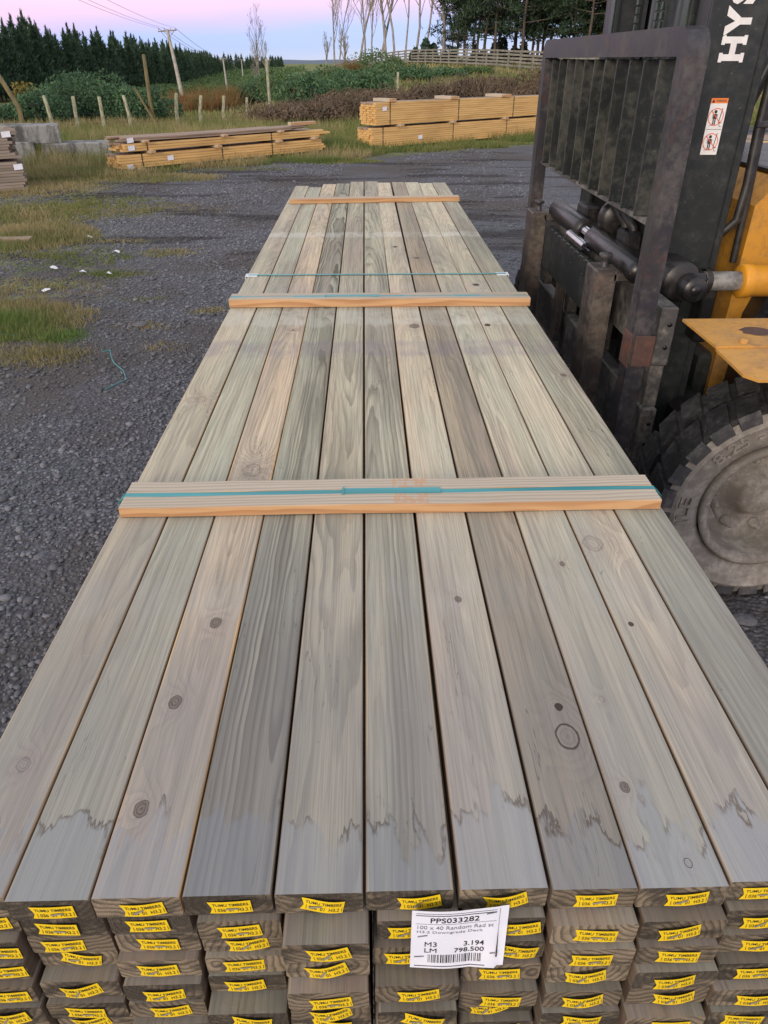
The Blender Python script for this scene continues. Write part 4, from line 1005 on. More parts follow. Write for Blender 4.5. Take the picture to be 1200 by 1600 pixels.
for i in range(2):
    sawn_pack('timber_stack', GA, GB, .02+i*.22, 5, .042, 1.1, 'grey_pine' if i == 0 else 'yellow_pine', ('lower', 'upper')[i]+' low pack lying on the gravel to the right behind the forklift', 'low packs behind the forklift', straps=(.5, 1.6), rnd=30+i)
# grey packs at the left edge
for i, (dz, dx) in enumerate(((.03, 0.), (.45, -.06))):
    sawn_pack('timber_stack', (-9.4+dx, 9.12), (-4.98+dx, 11.62), dz, 10, .038, 1.1, 'grey_pine', ('lower weathered pack at the left edge of the yard', 'upper weathered pack on the stack at the left edge of the yard')[i], 'weathered packs at the left edge', topmat='grey_pine', straps=(1., 4.2), labels=((4.88, .27),), rnd=40+i)
# concrete block wall
wall = empty('block_wall', (0, 0, 0)); tag(wall, 'retaining wall of stained concrete blocks half hidden by grass, left of the orange stack', 'wall')
for k, (x, y, z, w_, h_, tl) in enumerate(((-7.0, 15.0, -.1, 1.25, .45, .0), (-5.72, 15.5, -.12, 1.25, .42, .01), (-4.5, 15.95, -.12, 1.2, .38, -.01), (-3.3, 16.5, -.15, 1.2, .35, .0), (-6.55, 15.22, .30, 1.25, .32, .01), (-7.95, 14.75, .30, 1.3, .32, 0), (-8.3, 14.5, -.1, 1.25, .45, .0))):
    mb = MB(); mb.box((0, 0, h_/2), (w_, .6, h_), .018); o = mb.build('concrete_block', 'concrete', wall); o.location = (x, y+.3, z); o.rotation_euler = (0, tl, .36)

# ------------------------------------------------------------------ fences, poles
def px_az(x): return math.degrees(math.atan((x-600)/1315))+1.394     # bearing of a column of the photo at the horizon
fence = empty('wire_fence', (0, 0, 0)); tag(fence, 'farm fence of pale lichened posts and wire behind the left stacks', 'fence')
tops = []
for k, (px, D, h_, ln, r_, m_) in enumerate(((56, 23.6, .95, .05, .05, 'post_wood'), (98, 23.8, .92, -.02, .05, 'post_wood'), (141, 24, .90, .0, .05, 'post_wood'), (184, 24.4, .92, .06, .05, 'post_wood'), (222, 24.6, 1.90, -.01, .055, 'dark_post'), (262, 25.5, .95, -.07, .055, 'post_wood'), (300, 26, .88, -.10, .05, 'post_wood'), (338, 26.6, .86, -.08, .05, 'post_wood'), (376, 27.2, .80, -.05, .045, 'post_wood'), (414, 27.6, 1.85, .0, .05, 'post_wood'), (8, 22.4, 1.45, .22, .06, 'dark_post'), (620, 30, 1.2, 0, .05, 'post_wood'), (-60, 22, .9, 0, .05, 'post_wood'), (-120, 22, .9, 0, .05, 'post_wood'))):
    x, y = polar(px_az(px), D); z = tz(x, y); mb = MB()
    mb.tube([(0, 0, -.3), (0, 0, h_*.5), (-ln*h_, 0, h_-.02), (-ln*h_, 0, h_)], [r_, r_, r_*.92, r_*.7], 10)
    o = mb.build('fence_post', m_, fence); o.location = (x, y, z); tops.append((px, x-ln*h_*.6, y, z, h_))
tops.sort()
for zz in (.25, .5, .75):
    mb = MB()
    for a, b in zip(tops[:-2], tops[1:-1]): mb.tube([(a[1], a[2]-.05, a[3]+zz), (b[1], b[2]-.05, b[3]+zz)], .0035, 3, cap=False)
    mb.build('fence_wire', 'wire', fence)
x, y = polar(px_az(212), 24.5); mb = MB(); mb.tube([(x-.18, y-.1, tz(x, y)+1.1), (x+.38, y, tz(x, y)-.1)], .035, 8); mb.build('brace', 'dark_post', fence)
# post and rail fence on the rise
rf = empty('rail_fence', (0, 0, 0)); tag(rf, 'long grey timber rail fence climbing the grassy rise on the right', 'fence')
P0 = Vector((-6.2, 126)); P1 = Vector((13.2, 60.5)); P2 = Vector((19, 40))
path = [P0+(P1-P0)*t for t in np.linspace(0, 1, 34)]+[P1+(P2-P1)*t for t in np.linspace(0, 1, 11)][1:]
post = MB(); post.box((0, 0, .5), (.13, .13, 1.6), .01); pm = post.mesh('fence_post', 'rail_wood')
for p in path:
    o = obj('fence_post', pm, rf, (p.x, p.y, tz(p.x, p.y)))
for i in range(0, len(path)-1):
    a, b = path[i], path[i+1]
    for k in range(5):
        z0, z1 = tz(a.x, a.y)+.28+.24*k+random.uniform(-.02, .02), tz(b.x, b.y)+.28+.24*k+random.uniform(-.02, .02)
        mb = MB(); d = b-a; mb.add([(a.x-.08, a.y, z0), (b.x-.08, b.y, z1), (b.x-.08, b.y, z1+.13), (a.x-.08, a.y, z0+.13), (a.x-.03, a.y, z0), (b.x-.03, b.y, z1), (b.x-.03, b.y, z1+.13), (a.x-.03, a.y, z0+.13)], [(0, 1, 2, 3), (7, 6, 5, 4), (0, 4, 5, 1), (3, 2, 6, 7), (0, 3, 7, 4), (1, 5, 6, 2)])
        mb.build('rail', 'rail_wood', rf)
# power poles and wires
POLES = [(-9.5, -11., 8.0, 0.), (*polar(px_az(278), 95), 6.75, .115), (*polar(px_az(350), 200), 6.8, .04), (*polar(px_az(377), 330), 7.5, .0)]
heads = []
for k, (x, y, h_, ln) in enumerate(POLES):
    z = tz(x, y); o = empty('power_pole', (x, y, z))
    tag(o, ('power pole behind the photographer', 'nearest leaning pale power pole above the scrub', 'second power pole against the pine plantation', 'farthest power pole beyond the plantation')[k], 'power pole', 'power poles along the track')
    mb = MB(); tp = Vector((-ln*h_, 0, h_)); mb.tube([(0, 0, -.5), tuple(tp*.5), tuple(tp)], [.24 if k < 2 else .27, .19, .14], 10); mb.build('pole', 'pole', o)
    mb = MB(); mb.box((tp.x, 0, h_-.15), (2.0, .12, .12), .01, Matrix.Rotation(-.06, 4, 'Y')); ca = mb.build('crossarm', 'rail_wood', o)
    mb = MB(); mb.tube([(tp.x-.1, 0, h_-.9), (tp.x+.7, 0, h_-.2)], .03, 6); mb.tube([(tp.x-.1, 0, h_-.9), (tp.x-.7, 0, h_-.22)], .03, 6); mb.build('brace', 'rail_wood', o)
    for dx in (-.9, -.3, .35, .9):
        mb = MB(); mb.lathe([(h_-.09, .05), (h_+.08, .07), (h_+.12, .04), (h_+.12, 0)], (tp.x+dx, 0, 0), 8, axis='Z'); mb.build('insulator', 'pole', ca)
    heads.append((Vector((x+tp.x, y, z+h_+.1))))
for wi, dx in enumerate((-.9, -.3, .9)):
    mb = MB()
    for A, B in zip(heads[:-1], heads[1:]):
        pts = []
        for s_ in range(25):
            t = s_/24; p = A.lerp(B, t)+Vector((dx, 0, -(1.1 if A is heads[0] else .8)*4*t*(1-t))); pts.append(p)
        mb.tube(pts, .011 if A is heads[0] else .02, 4, cap=False)
    tag(mb.build('power_line', 'wire'), ('leftmost thin power line strung between the poles', 'middle thin power line strung between the poles', 'rightmost thin power line strung between the poles')[wi], 'power line', 'power lines')

# ------------------------------------------------------------------ plants
def quads_from(C, size, nrm_jit=1., asp=.5, up=0.):
    """random leaf quads at centres C (n,3)"""
    n = len(C); a = rng.normal(size=(n, 3)); a[:, 2] += up; a /= np.linalg.norm(a, axis=1)[:, None]
    b = rng.normal(size=(n, 3)); b = np.cross(a, b); b /= np.linalg.norm(b, axis=1)[:, None]
    s = (size if np.ndim(size) else np.full(n, size))[:, None]
    V = np.stack([C-a*s-b*s*asp*.4, C-a*s*.1+b*s*asp, C+a*s, C-a*s*.1-b*s*asp], 1).reshape(-1, 3)
    F = np.arange(n*4).reshape(-1, 4); return V, F
def tris_from(P, D, L, W_):
    """needle/blade triangles: base P, direction D(unit), length, width"""
    n = len(P); s = np.cross(D, rng.normal(size=(n, 3))); s /= np.linalg.norm(s, axis=1)[:, None]+1e-9
    V = np.stack([P-s*W_[:, None], P+s*W_[:, None], P+D*L[:, None]], 1).reshape(-1, 3); return V, np.arange(n*3).reshape(-1, 3)
# plantation pine: whorls of upswept branches carrying needle tufts
def pine_mesh(h, seed, n_wh=22, mat='pine', wid=.22):
    r = np.random.default_rng(seed); P = []; D = []; L = []
    for w in range(n_wh):
        t = .10+.88*w/n_wh; z = h*t; rad = h*wid*(1-t)**.95*(.70+.6*r.random())+.06
        for b in range(int(6+5*(1-t))):
            a = r.random()*2*PI; rr = rad*(.55+.6*r.random())
            for q in range(int(7+10*(1-t))):
                s = r.random()**.6; x = rr*s; zz = z+x*.30+.10*h*.2*s*s
                P.append((x*math.cos(a)+r.normal()*.10, x*math.sin(a)+r.normal()*.10, zz+r.normal()*.09))
                D.append((math.cos(a)*.5+r.normal()*.35, math.sin(a)*.5+r.normal()*.35, .75+r.normal()*.3)); L.append(.30+.26*r.random())
    for q in range(34): P.append((r.normal()*.05, r.normal()*.05, h*(.90+.16*q/34))); D.append((r.normal()*.25, r.normal()*.25, 1)); L.append(.5)
    P, D, L = np.array(P), np.array(D), np.array(L); D /= np.linalg.norm(D, axis=1)[:, None]
    V, F = tris_from(P, D, L*1.25, L*.22)
    return fast('crown', V, F, mat)
def trunk_mesh(h, r0, mat='dark_bark', n=5, wob=.0):
    mb = MB(); mb.tube([(wob*math.sin(k*1.3), wob*math.cos(k*1.7), -.4+(h+.4)*k/5) for k in range(6)], [r0*(1-.8*k/5) for k in range(6)], n); return mb.mesh('trunk', mat)
def tree(name, parts, x, y, s, rz, label, cat, group, z=None):
    o = empty(name, (x, y, tz(x, y) if z is None else z), rz); o.scale = (s, s, s)
    for nm, me in parts: obj(nm, me, o)
    tag(o, label, cat, group); return o
PINES = [[('trunk', trunk_mesh(8.5, .11)), ('crown', pine_mesh(9.2, 50+k, 24, wid=(.30, .34, .26, .32, .38)[k]))] for k in range(5)]
row = []
for k in range(46): t = k/45; row.append((-50+random.uniform(-1, 1)*.8-2*t, 84+126*t, 1.))
for k in range(56): t = k/55; row.append((-52-33*t+random.uniform(-1, 1), 213+280*t, 1.))
for k in range(46): t = k/45; row.append((-85-11*t+random.uniform(-2, 2), 500+500*t, 1.1))
back = [(x-3.5+random.uniform(-1, 1), y+random.uniform(-1, 1), 1.05) for x, y, _ in row[:100]]
for k in range(34): row.append((-50-2.9*k+random.uniform(-1, 1), 80-1.*k+random.uniform(-1, 1), 1.))   # the plantation's near edge, left of the frame
for (x, y, s) in row+back:
    tree('plantation_pine', PINES[random.randrange(5)], x, y, s*random.uniform(.84, 1.16), random.uniform(0, 6), 'dark spiky pine in the dense plantation behind the farm fence', 'pine tree', 'pines in the plantation')
def deep():
    V = []; F = []; b = 0
    P = []
    for k in range(26000):
        t = rng.random(); y = 88+620*t*t; x = -58-rng.random()*24-(y-213)*.115*(y > 213); P.append((x, y))
    P = np.array(P); z0 = terr(P[:, 0], P[:, 1]); hgt = rng.random(len(P))*7.2
    C = np.c_[P, z0+hgt]; D_ = np.c_[rng.normal(size=(len(P), 2))*.4, np.ones(len(P))]; D_ /= np.linalg.norm(D_, axis=1)[:, None]
    V, F = tris_from(C, D_, 1.2+rng.random(len(P)), .35+.3*rng.random(len(P)))
    tag(obj('plantation_interior', fast('plantation_interior', V, F, 'pine')), 'dark mass of pines deep inside the plantation', 'forest', kind='stuff')
deep()
def belt():
    n = 30000; t = rng.random(n); y = 112+430*t*t; x = -47-.01*(y-105)-(y-213)*.105*(y > 213)+rng.random(n)*(5+.10*(y-100))
    bumps = .7+.9*np.abs(np.sin(y*.11+x*.2))
    C = np.c_[x, y, terr(x, y)+rng.random(n)**1.2*(.5+y*.0035)*bumps]; V, F = quads_from(C, .16+.0008*y)
    tag(obj('far_scrub', fast('far_scrub', V, F, 'scrub', 4)), 'belt of green scrub along the foot of the plantation', 'scrub', kind='stuff')
belt()
def belt():
    n = 30000; t = rng.random(n); y = 105+430*t*t; x = -47-.01*(y-105)-(y-213)*.105*(y > 213)+rng.random(n)*(5+.10*(y-100)); 
    bumps = .7+.9*np.abs(np.sin(y*.11+x*.2))
    C = np.c_[x, y, terr(x, y)+rng.random(n)**1.2*(.5+y*.0035)*bumps]; V, F = quads_from(C, .16+.0008*y)
    tag(obj('far_scrub', fast('far_scrub', V, F, 'scrub', 4)), 'belt of green scrub along the foot of the plantation', 'scrub', kind='stuff')
# shelter pines at upper right: bare lower trunks, ragged clumped crowns
def shelter_mesh(h, seed):
    r = np.random.default_rng(seed); mb = MB(); P = []; n0 = 0
    tr = [(r.normal()*.12*k*.3, r.normal()*.12*k*.3, -.4+h*k/6) for k in range(7)]; mb.tube(tr, [.15*(1-.75*k/6) for k in range(7)], 7)
    C = []; S_ = []
    lo = .08+.05*(seed-80)
    for b in range(50):
        t = lo+(1-lo)*r.random()**.85; z = h*t; a = r.random()*2*PI; L = h*.25*(1.15-t)*(.5+r.random())+.3
        e = np.array([L*math.cos(a), L*math.sin(a), L*.18+r.normal()*.2]); base = np.array([0, 0, z])
        mb.tube([tuple(base), tuple(base+e*.5+np.array([0, 0, -.1])), tuple(base+e)], [.05, .035, .015], 4)
        for c in range(3):
            cc = base+e*(.55+.45*r.random())+r.normal(size=3)*.22
            m = 24+int(r.random()*16); C.append(cc+r.normal(size=(m, 3))*np.array([.36, .36, .20])); 
    C = np.concatenate(C); global rng
    D_ = r.normal(size=C.shape); D_[:, 2] += .9; D_ /= np.linalg.norm(D_, axis=1)[:, None]
    V, F = tris_from(C, D_, .30+.25*r.random(len(C)), .035+.05*r.random(len(C)))
    return mb.mesh('trunk', 'dark_bark'), V, F
SH = []
for k in range(5):
    tm, V, F = shelter_mesh(12.5, 80+k); SH.append((tm, fast('crown', V, F, 'macro'), fast('crown', V, F, 'olive') if k == 0 else None))
k = 0
for px in list(range(700, 1010, 19))+list(range(712, 1180, 30))+list(range(1010, 1500, 36)):
    D = 84+random.uniform(-5, 10)-(px-700)*.03; x, y = polar(px_az(px)+random.uniform(-.3, .3), D)
    s = (.62 if px < 712 else .95 if px < 760 else 1.)*random.uniform(.88, 1.12); q = random.randrange(5)
    tree('shelter_pine', [('trunk', SH[q][0]), ('crown', SH[q][1])], x, y, s, random.uniform(0, 6), 'tall dark shelter pine with bare lower trunk behind the rail fence on the rise', 'pine tree', 'shelter pines on the rise')
x, y = polar(px_az(966), 78); tree('young_conifer', [('trunk', SH[0][0]), ('crown', SH[0][2])], x, y, .62, 1., 'yellow-green conifer seen between the shelter pines and the forklift mast', 'conifer', None)
# low hedge line under the shelter pines
def under():
    n = 9000; px = 640+rng.random(n)*520; D = 88+rng.random(n)*8; az = np.radians(np.degrees(np.arctan((px-600)/1315))+1.394)
    x, y = D*np.sin(az), D*np.cos(az); C = np.c_[x, y, terr(x, y)+rng.random(n)**1.3*(1.1+.6*np.sin(px*.05)+.5*np.sin(px*.17+1)+.4*np.sin(px*.41))]
    V, F = quads_from(C, .22+.2*rng.random(n)); tag(obj('undergrowth', fast('undergrowth', V, F, 'macro', 4)), 'dark undergrowth along the foot of the shelter pines', 'undergrowth', kind='stuff')
under()
# bare winter trees
def bare_mesh(h, seed, spread=.34, r0=.16, levels=4):
    r = random.Random(seed); mb = MB()
    def grow(p, d, L, rad, lv):
        pts = [p]; rs = [rad]; n = 4 if lv else 7
        for k in range(n):
            d = (d+Vector((r.gauss(0, 1), r.gauss(0, 1), r.gauss(0, .5)))*(.07 if lv == 0 else .14)+Vector((0, 0, .06 if lv else 0))).normalized()
            p = p+d*(L/n); pts.append(p); rs.append(max(rad*(1-.62*(k+1)/n), .008))
        mb.tube(pts, rs, 6 if lv == 0 else 4 if lv < 3 else 3, cap=False)
        if lv >= levels: return
        nb = (9, 6, 5, 4)[lv]
        for b in range(nb):
            t = (.30+.70*(b+r.random())/nb) if lv == 0 else (.25+.75*r.random()); i = min(int(t*n), n-1); q = pts[i].lerp(pts[i+1], t*n-i)
            a = r.uniform(0, 2*PI); side = Vector((math.cos(a), math.sin(a), 0)); nd = (d*.75+side*spread*1.5+Vector((0, 0, .35))).normalized()
            grow(q, nd, L*(.50 if lv == 0 else .55)*(1.15-t*.5)*r.uniform(.7, 1.1), max(rs[i]*.55, .010), lv+1)
    grow(Vector((0, 0, -.3)), Vector((r.gauss(0, .05), r.gauss(0, .05), 1)).normalized(), h, r0, 0); return mb
BT = [('bare trunk and twigs', 0)]
bare = [(404, 108, 7.8, .11, 1, 'lone tall bare tree left of centre above the scrub'), (414, 112, 5.2, .09, 2, 'shorter bare sapling beside the lone bare tree'), (396, 112, 4.4, .08, 3, 'small bare sapling left of the lone bare tree'),
        (509, 122, 5.0, .13, 4, 'small bare tree at the low left end of the rail fence'), (522, 118, 12.5, .15, 5, 'tall bare tree nearest the left end of the rail fence'), (527, 124, 10.5, .12, 6, 'slim bare tree close behind the leftmost tall one'), (539, 116, 4.4, .22, 7, 'short thick bare stump with few twigs'),
        (561, 112, 13, .17, 8, 'forked bare tree right of the short stump'), (571, 114, 12, .14, 9, 'bare tree just behind the forked one'), (582, 110, 9.5, .12, 10, 'thin bare tree mid-way in the row'), (594, 106, 13, .17, 11, 'straight tall bare tree in the middle of the row'), (604, 104, 14, .19, 12, 'thickest bare tree in the middle of the row'), (616, 102, 13.5, .15, 13, 'bare tree right of the thickest one'), (634, 100, 12, .12, 17, 'slim bare tree in the gap of the row'),
        (650, 97, 13, .15, 14, 'wide spreading bare tree before the pines begin'), (662, 96, 12, .13, 16, 'leaning bare tree before the pines begin'), (692, 90, 13.5, .20, 15, 'bare tree standing against the first shelter pines')]
for (px, D, h_, r0, sd, lb) in bare:
    x, y = polar(px_az(px), D); o = bare_mesh(h_, sd*13, r0=r0, levels=(3 if h_ > 6 else 3), spread=.30 if sd != 14 else .5).build('bare_tree', 'bark')
    o.location = (x, y, tz(x, y)); tag(o, lb, 'tree', 'bare winter trees along the rail fence')
# leafy bushes
def bush_arr(n, rx, ry, h, lumps, size, r):
    C = []
    for k in range(lumps):
        a = r.random()*2*PI; d = r.random()**.5*.7; c = np.array([math.cos(a)*d*rx, math.sin(a)*d*ry, h*(.25+.40*r.random())]); rad = np.array([rx*.48, ry*.48, h*.40])*(.7+.5*r.random())
        v = r.normal(size=(n//lumps, 3)); v /= np.linalg.norm(v, axis=1)[:, None]; C.append(c+v*rad*(.55+.45*r.random((n//lumps, 1))**.4))
    C = np.concatenate(C); C = C[C[:, 2] > -.05]; return C
def bush(name, px, D, rx, h, mat, label, cat, group, n=2600, size=.06, seed=0, lumps=9, stems=True):
    r = np.random.default_rng(seed); x, y = polar(px_az(px), D); o = empty(name, (x, y, tz(x, y)), 0); tag(o, label, cat, group)
    C = bush_arr(n, rx, rx*.8, h, lumps, size, r); V, F = quads_from(C, size*(.6+.8*r.random(len(C))), asp=.45); obj('foliage', fast('foliage', V, F, mat, 4), o)
    if stems:
        mb = MB()
        for k in range(6):
            a = r.random()*2*PI; mb.tube([(0, 0, -.1), (math.cos(a)*rx*.3, math.sin(a)*rx*.3, h*.4), (math.cos(a)*rx*.55, math.sin(a)*rx*.5, h*.75)], [.03, .02, .008], 4)
        mb.build('stems', 'dark_bark', o)
    return o
g = 'green bushes behind the wire fence'
for k, (px, D, rx, h_, lb) in enumerate(((45, 27, .9, 1.0, 'low green bush at the far left behind the first fence post'), (85, 28.5, 1.3, 1.45, 'round green bush behind the second fence post'), (125, 29, 1.3, 1.55, 'tallest green bush of the row behind the fence'), (160, 28, 1.2, 1.30, 'green bush behind the third fence post'), (196, 27.5, 1.1, 1.15, 'green bush left of the tall olive post'), (226, 28.5, .9, .85, 'small green bush right of the tall olive post'), (8, 28, 1.0, .8, 'green bush at the left edge of the picture'))):
    bush('leafy_bush', px, D, rx, h_, 'bush', lb, 'bush', g, 5200, .05, k)
bush('leafy_bush', 24, 33, .55, 1.5, 'olive', 'small yellow-green round shrub above the bushes at far left', 'bush', None, 1200, .06, 31)
g = 'scrubby green bushes in the middle distance'
nm = ['leftmost', 'second', 'third', 'fourth', 'fifth', 'sixth', 'seventh', 'eighth', 'ninth', 'tenth', 'eleventh', 'twelfth', 'thirteenth', 'fourteenth', 'fifteenth', 'sixteenth', 'seventeenth', 'eighteenth', 'nineteenth']
for k, (px, D, rx, h_) in enumerate(((340, 100, 3.2, 1.7), (368, 105, 3.0, 2.1), (388, 92, 2.8, 2.0), (412, 96, 3.0, 2.3), (440, 98, 3.4, 2.4), (470, 95, 3.2, 2.2), (500, 90, 3., 1.7), (392, 60, 1.7, 1.5), (428, 58, 1.9, 1.9), (448, 45, 1.7, 1.7), (466, 40, 1.5, 1.6), (492, 44, 1.3, 1.1), (518, 60, 1.9, 1.7), (545, 48, 1.5, 1.3), (575, 42, 1.5, 1.3), (588, 58, 2.2, 1.9), (640, 52, 1.9, 1.0), (700, 56, 1.5, .6), (745, 60, 1.2, .5))):
    bush('scrub_bush', px, D, rx, h_, 'bush' if k % 3 else 'scrub', nm[k]+' green scrub bush from the left in the paddock behind the brambles', 'bush', g, 2400, .085, 60+k)
# brambles : arching canes + small leaves
def bramble(px, D, rx, h_, label, seed):
    r = random.Random(seed); x, y = polar(px_az(px), D); o = empty('bramble_thicket', (x, y, tz(x, y))); tag(o, label, 'bramble', 'brown bramble thickets behind the right stack')
    mb = MB()
    for k in range(150):
        a = r.uniform(0, 2*PI); b = r.uniform(0, 2*PI); d = r.random()**.5*rx; L = r.uniform(.5, 1.1)*rx*.9; hh = h_*r.uniform(.45, 1.15)
        p0 = Vector((math.cos(a)*d, math.sin(a)*d*.6, 0)); dr = Vector((math.cos(b), math.sin(b)*.7, 0))
        pts = [p0+dr*L*t+Vector((0, 0, hh*4*t*(1-t)*.5+hh*t*(1-t)*2)) for t in (0, .18, .36, .55, .75, .92)]
        mb.tube(pts, [.011, .010, .009, .008, .006, .004], 3, cap=False)
    mb.build('canes', 'bramble', o)
    rr = np.random.default_rng(seed); C = bush_arr(2600, rx, rx*.6, h_*1.0, 9, .05, rr); V, F = quads_from(C, .035+.04*rr.random(len(C))); obj('leaves', fast('leaves', V, F, 'bramble', 4), o)
for k, (px, D, rx, h_) in enumerate(((468, 25, 1.3, .62), (505, 26, 1.3, .62), (540, 27, 1.4, .80), (580, 25, 1.3, .70), (622, 26, 1.4, .78), (664, 27, 1.4, .84), (706, 27, 1.5, 1.0), (748, 26, 1.5, 1.12), (788, 26, 1.5, 1.15), (826, 25, 1.4, 1.0), (432, 27, 1.2, .6), (870, 26, 1.5, 1.4), (920, 27, 1.6, 1.3))):
    bramble(px, D, rx, h_, ['first', 'second', 'third', 'fourth', 'fifth', 'sixth', 'seventh', 'eighth', 'ninth', 'tenth', 'last small', 'first hidden', 'second hidden'][k]+' brown bramble thicket counting from the left stack towards the forklift', 200+k)
# rusty rush clumps
for k, (px, D, s) in enumerate(((265, 46, 1.), (283, 55, .9), (300, 42, .8), (305, 60, 1.4), (322, 50, 1.), (345, 58, 1.4), (370, 62, 1.5), (376, 70, 1.5), (395, 75, 1.2), (425, 82, 1.5), (440, 88, 1.3), (255, 40, .7), (335, 44, .8), (546, 92, 1.5), (558, 94, 1.3), (500, 96, 1.2))):
    x, y = polar(px_az(px), D); n = 420; r = np.random.default_rng(300+k)
    P = np.c_[r.normal(size=(n, 2))*.32*s, np.zeros(n)]; D_ = np.c_[P[:, :2]*.6+r.normal(size=(n, 2))*.16, np.ones(n)]; D_ /= np.linalg.norm(D_, axis=1)[:, None]
    V, F = tris_from(P, D_, s*(.7+.6*r.random(n)), .018+.02*r.random(n)); o = obj('rush_clump', fast('rush_clump', V, F, 'rush'), None, (x, y, tz(x, y)-.05))
    tag(o, ('rust-brown rush clump in the wet paddock, '+('just right of the nearest power pole', 'behind the one beside the nearest pole', 'in front of the post row gap', 'large one midway between the two poles', 'round one midway between the two poles', 'below the second power pole', 'right of the second power pole', 'close behind the one right of the second pole', 'left of the lone bare tree', 'right of the lone bare tree', 'farthest, near the green scrub', 'left of the nearest power pole', 'small one below the second pole', 'under the left end of the rail fence', 'beside the short bare stump', 'leftmost of those by the rail fence')[k]), 'rush clump', 'rush clumps in the paddock')

# ------------------------------------------------------------------ grass, gravel, litter
def nz2(x, y, s, ph=0.):
    return (np.sin(x*s+1.3*np.sin(y*s*.7+ph)+ph)*np.cos(y*s*1.1-1.1*np.sin(x*s*.6)+ph*2)+.5*np.sin(x*s*2.3+ph*3+y*s*1.7))/1.5
def grass(name, x, y, hgt, wid, mat, label, lean=.45):
    z = terr(x, y); n = len(x); P = np.c_[x, y, z-.01]; D_ = np.c_[rng.normal(size=(n, 2))*lean, np.ones(n)]; D_ /= np.linalg.norm(D_, axis=1)[:, None]
    V, F = tris_from(P, D_, hgt, wid); tag(obj(name, fast(name, V, F, mat)), label, 'grass', kind='stuff')
# verge behind the yard
n = 150000; x = rng.uniform(-16, 14, n); t = rng.random(n)**1.5*15; y = 15.9+.62*x+t+nz2(x, x, .9)*.6; y = np.maximum(y, 8)
keep = (nz2(x, y, 1.1, 2.) > -.55) & (y > 3) & (y < 34) ; x, y = x[keep], y[keep]
d = np.hypot(x, y); green = nz2(x, y, .8, 5.)+.2*(x > -2) > .05
hh = (.07+.13*rng.random(len(x)))*(1+.9*np.clip((y-.62*x-16.6)/2, 0, 1)); ww = .003+.0003*d
grass('verge_grass', x[green], y[green], hh[green], ww[green], 'grass', 'green rough grass along the foot of the stacks and wall')
grass('dry_verge_grass', x[~green], y[~green], hh[~green]*1.2, ww[~green], 'drygrass', 'straw-coloured rough grass along the wall and fence')
n = 60000; a = rng.uniform(-32, 32, n); D_ = 26+rng.random(n)**1.6*70; x, y = D_*np.sin(np.radians(a)), D_*np.cos(np.radians(a))
q = nz2(x, y, .35, 1.) > -.1
grass('paddock_grass', x[q], y[q], .15+.2*rng.random(q.sum()), .012+.0006*D_[q], 'grass', 'green rough pasture of the paddock'); grass('dry_paddock_grass', x[~q], y[~q], .2+.25*rng.random((~q).sum()), .012+.0006*D_[~q], 'drygrass', 'straw tussocks of the paddock')
# patches on the yard at left
def patch(cx_, cy_, rx, ry, n, h0, mat, clump=14):
    n = int(n*1.7); k = max(1, n//clump); a = rng.random(k)*2*PI; r = rng.random(k)**.6; X_ = cx_+np.cos(a)*r*rx; Y_ = cy_+np.sin(a)*r*ry
    X_ = np.repeat(X_, clump)+rng.normal(size=k*clump)*.035; Y_ = np.repeat(Y_, clump)+rng.normal(size=k*clump)*.035
    fall = 1-np.repeat(r, clump)*.55; return X_, Y_, h0*1.2*(.35+.65*rng.random(len(X_)))*fall
acc = {'grass': [], 'drygrass': [], 'greengrass': []}
for (cx_, cy_, rx, ry, n, h0, m_) in ((-2.72, 5.15, .42, .38, 7000, .16, 'greengrass'), (-3.0, 5.3, .9, .55, 7000, .16, 'drygrass'), (-2.25, 4.95, .25, .16, 1400, .09, 'greengrass'), (-2.2, 4.55, .32, .22, 1500, .09, 'drygrass'), (-2.6, 4.6, .5, .3, 2200, .08, 'drygrass'), (-2.75, 4.25, .5, .3, 1200, .05, 'grass'), (-3.1, 6.1, .9, .5, 1800, .06, 'drygrass'),
        (-3.75, 8.3, .75, .75, 6000, .15, 'drygrass'), (-4.0, 8.0, .6, .5, 2500, .14, 'greengrass'), (-3.3, 7.4, .9, .6, 2200, .06, 'grass'), (-3.9, 10.2, 1.3, 1.0, 5000, .08, 'grass'), (-3.0, 9.9, 1.3, .6, 2500, .06, 'drygrass'), (-4.6, 9.6, 1.2, .9, 4000, .10, 'drygrass'), (-5.2, 11.8, 1.3, .9, 4000, .13, 'drygrass'),
        (-1.75, 5.2, .28, .10, 320, .04, 'drygrass'), (-1.45, 4.75, .2, .09, 220, .04, 'drygrass'), (-1.9, 5.9, .3, .12, 350, .04, 'grass'), (-1.2, 5.6, .25, .10, 250, .04, 'drygrass'), (-2.35, 6.7, .4, .15, 500, .05, 'grass'), (-2.0, 7.6, .4, .2, 500, .05, 'drygrass'), (-2.9, 8.1, .5, .15, 600, .06, 'drygrass'), (-3.9, 13.0, 1.6, .6, 6000, .10, 'drygrass'), (-5.1, 13.4, 1.2, .9, 5000, .16, 'grass'), (-6.2, 13.2, 1.2, 1.2, 6000, .2, 'drygrass'), (-2.2, 14.0, .9, .25, 900, .07, 'grass'), (-.7, 15.2, 1.0, .35, 3500, .10, 'grass'), (.9, 17.2, 1.2, .25, 2500, .09, 'grass'), (2.9, 18.5, 1.2, .3, 2200, .09, 'grass'), (-2.7, 3.7, .5, .3, 700, .04, 'drygrass'), (-.5, 17.3, .8, .5, 5000, .34, 'greengrass')):
    acc[m_].append(patch(cx_, cy_, rx, ry, n, h0, m_))
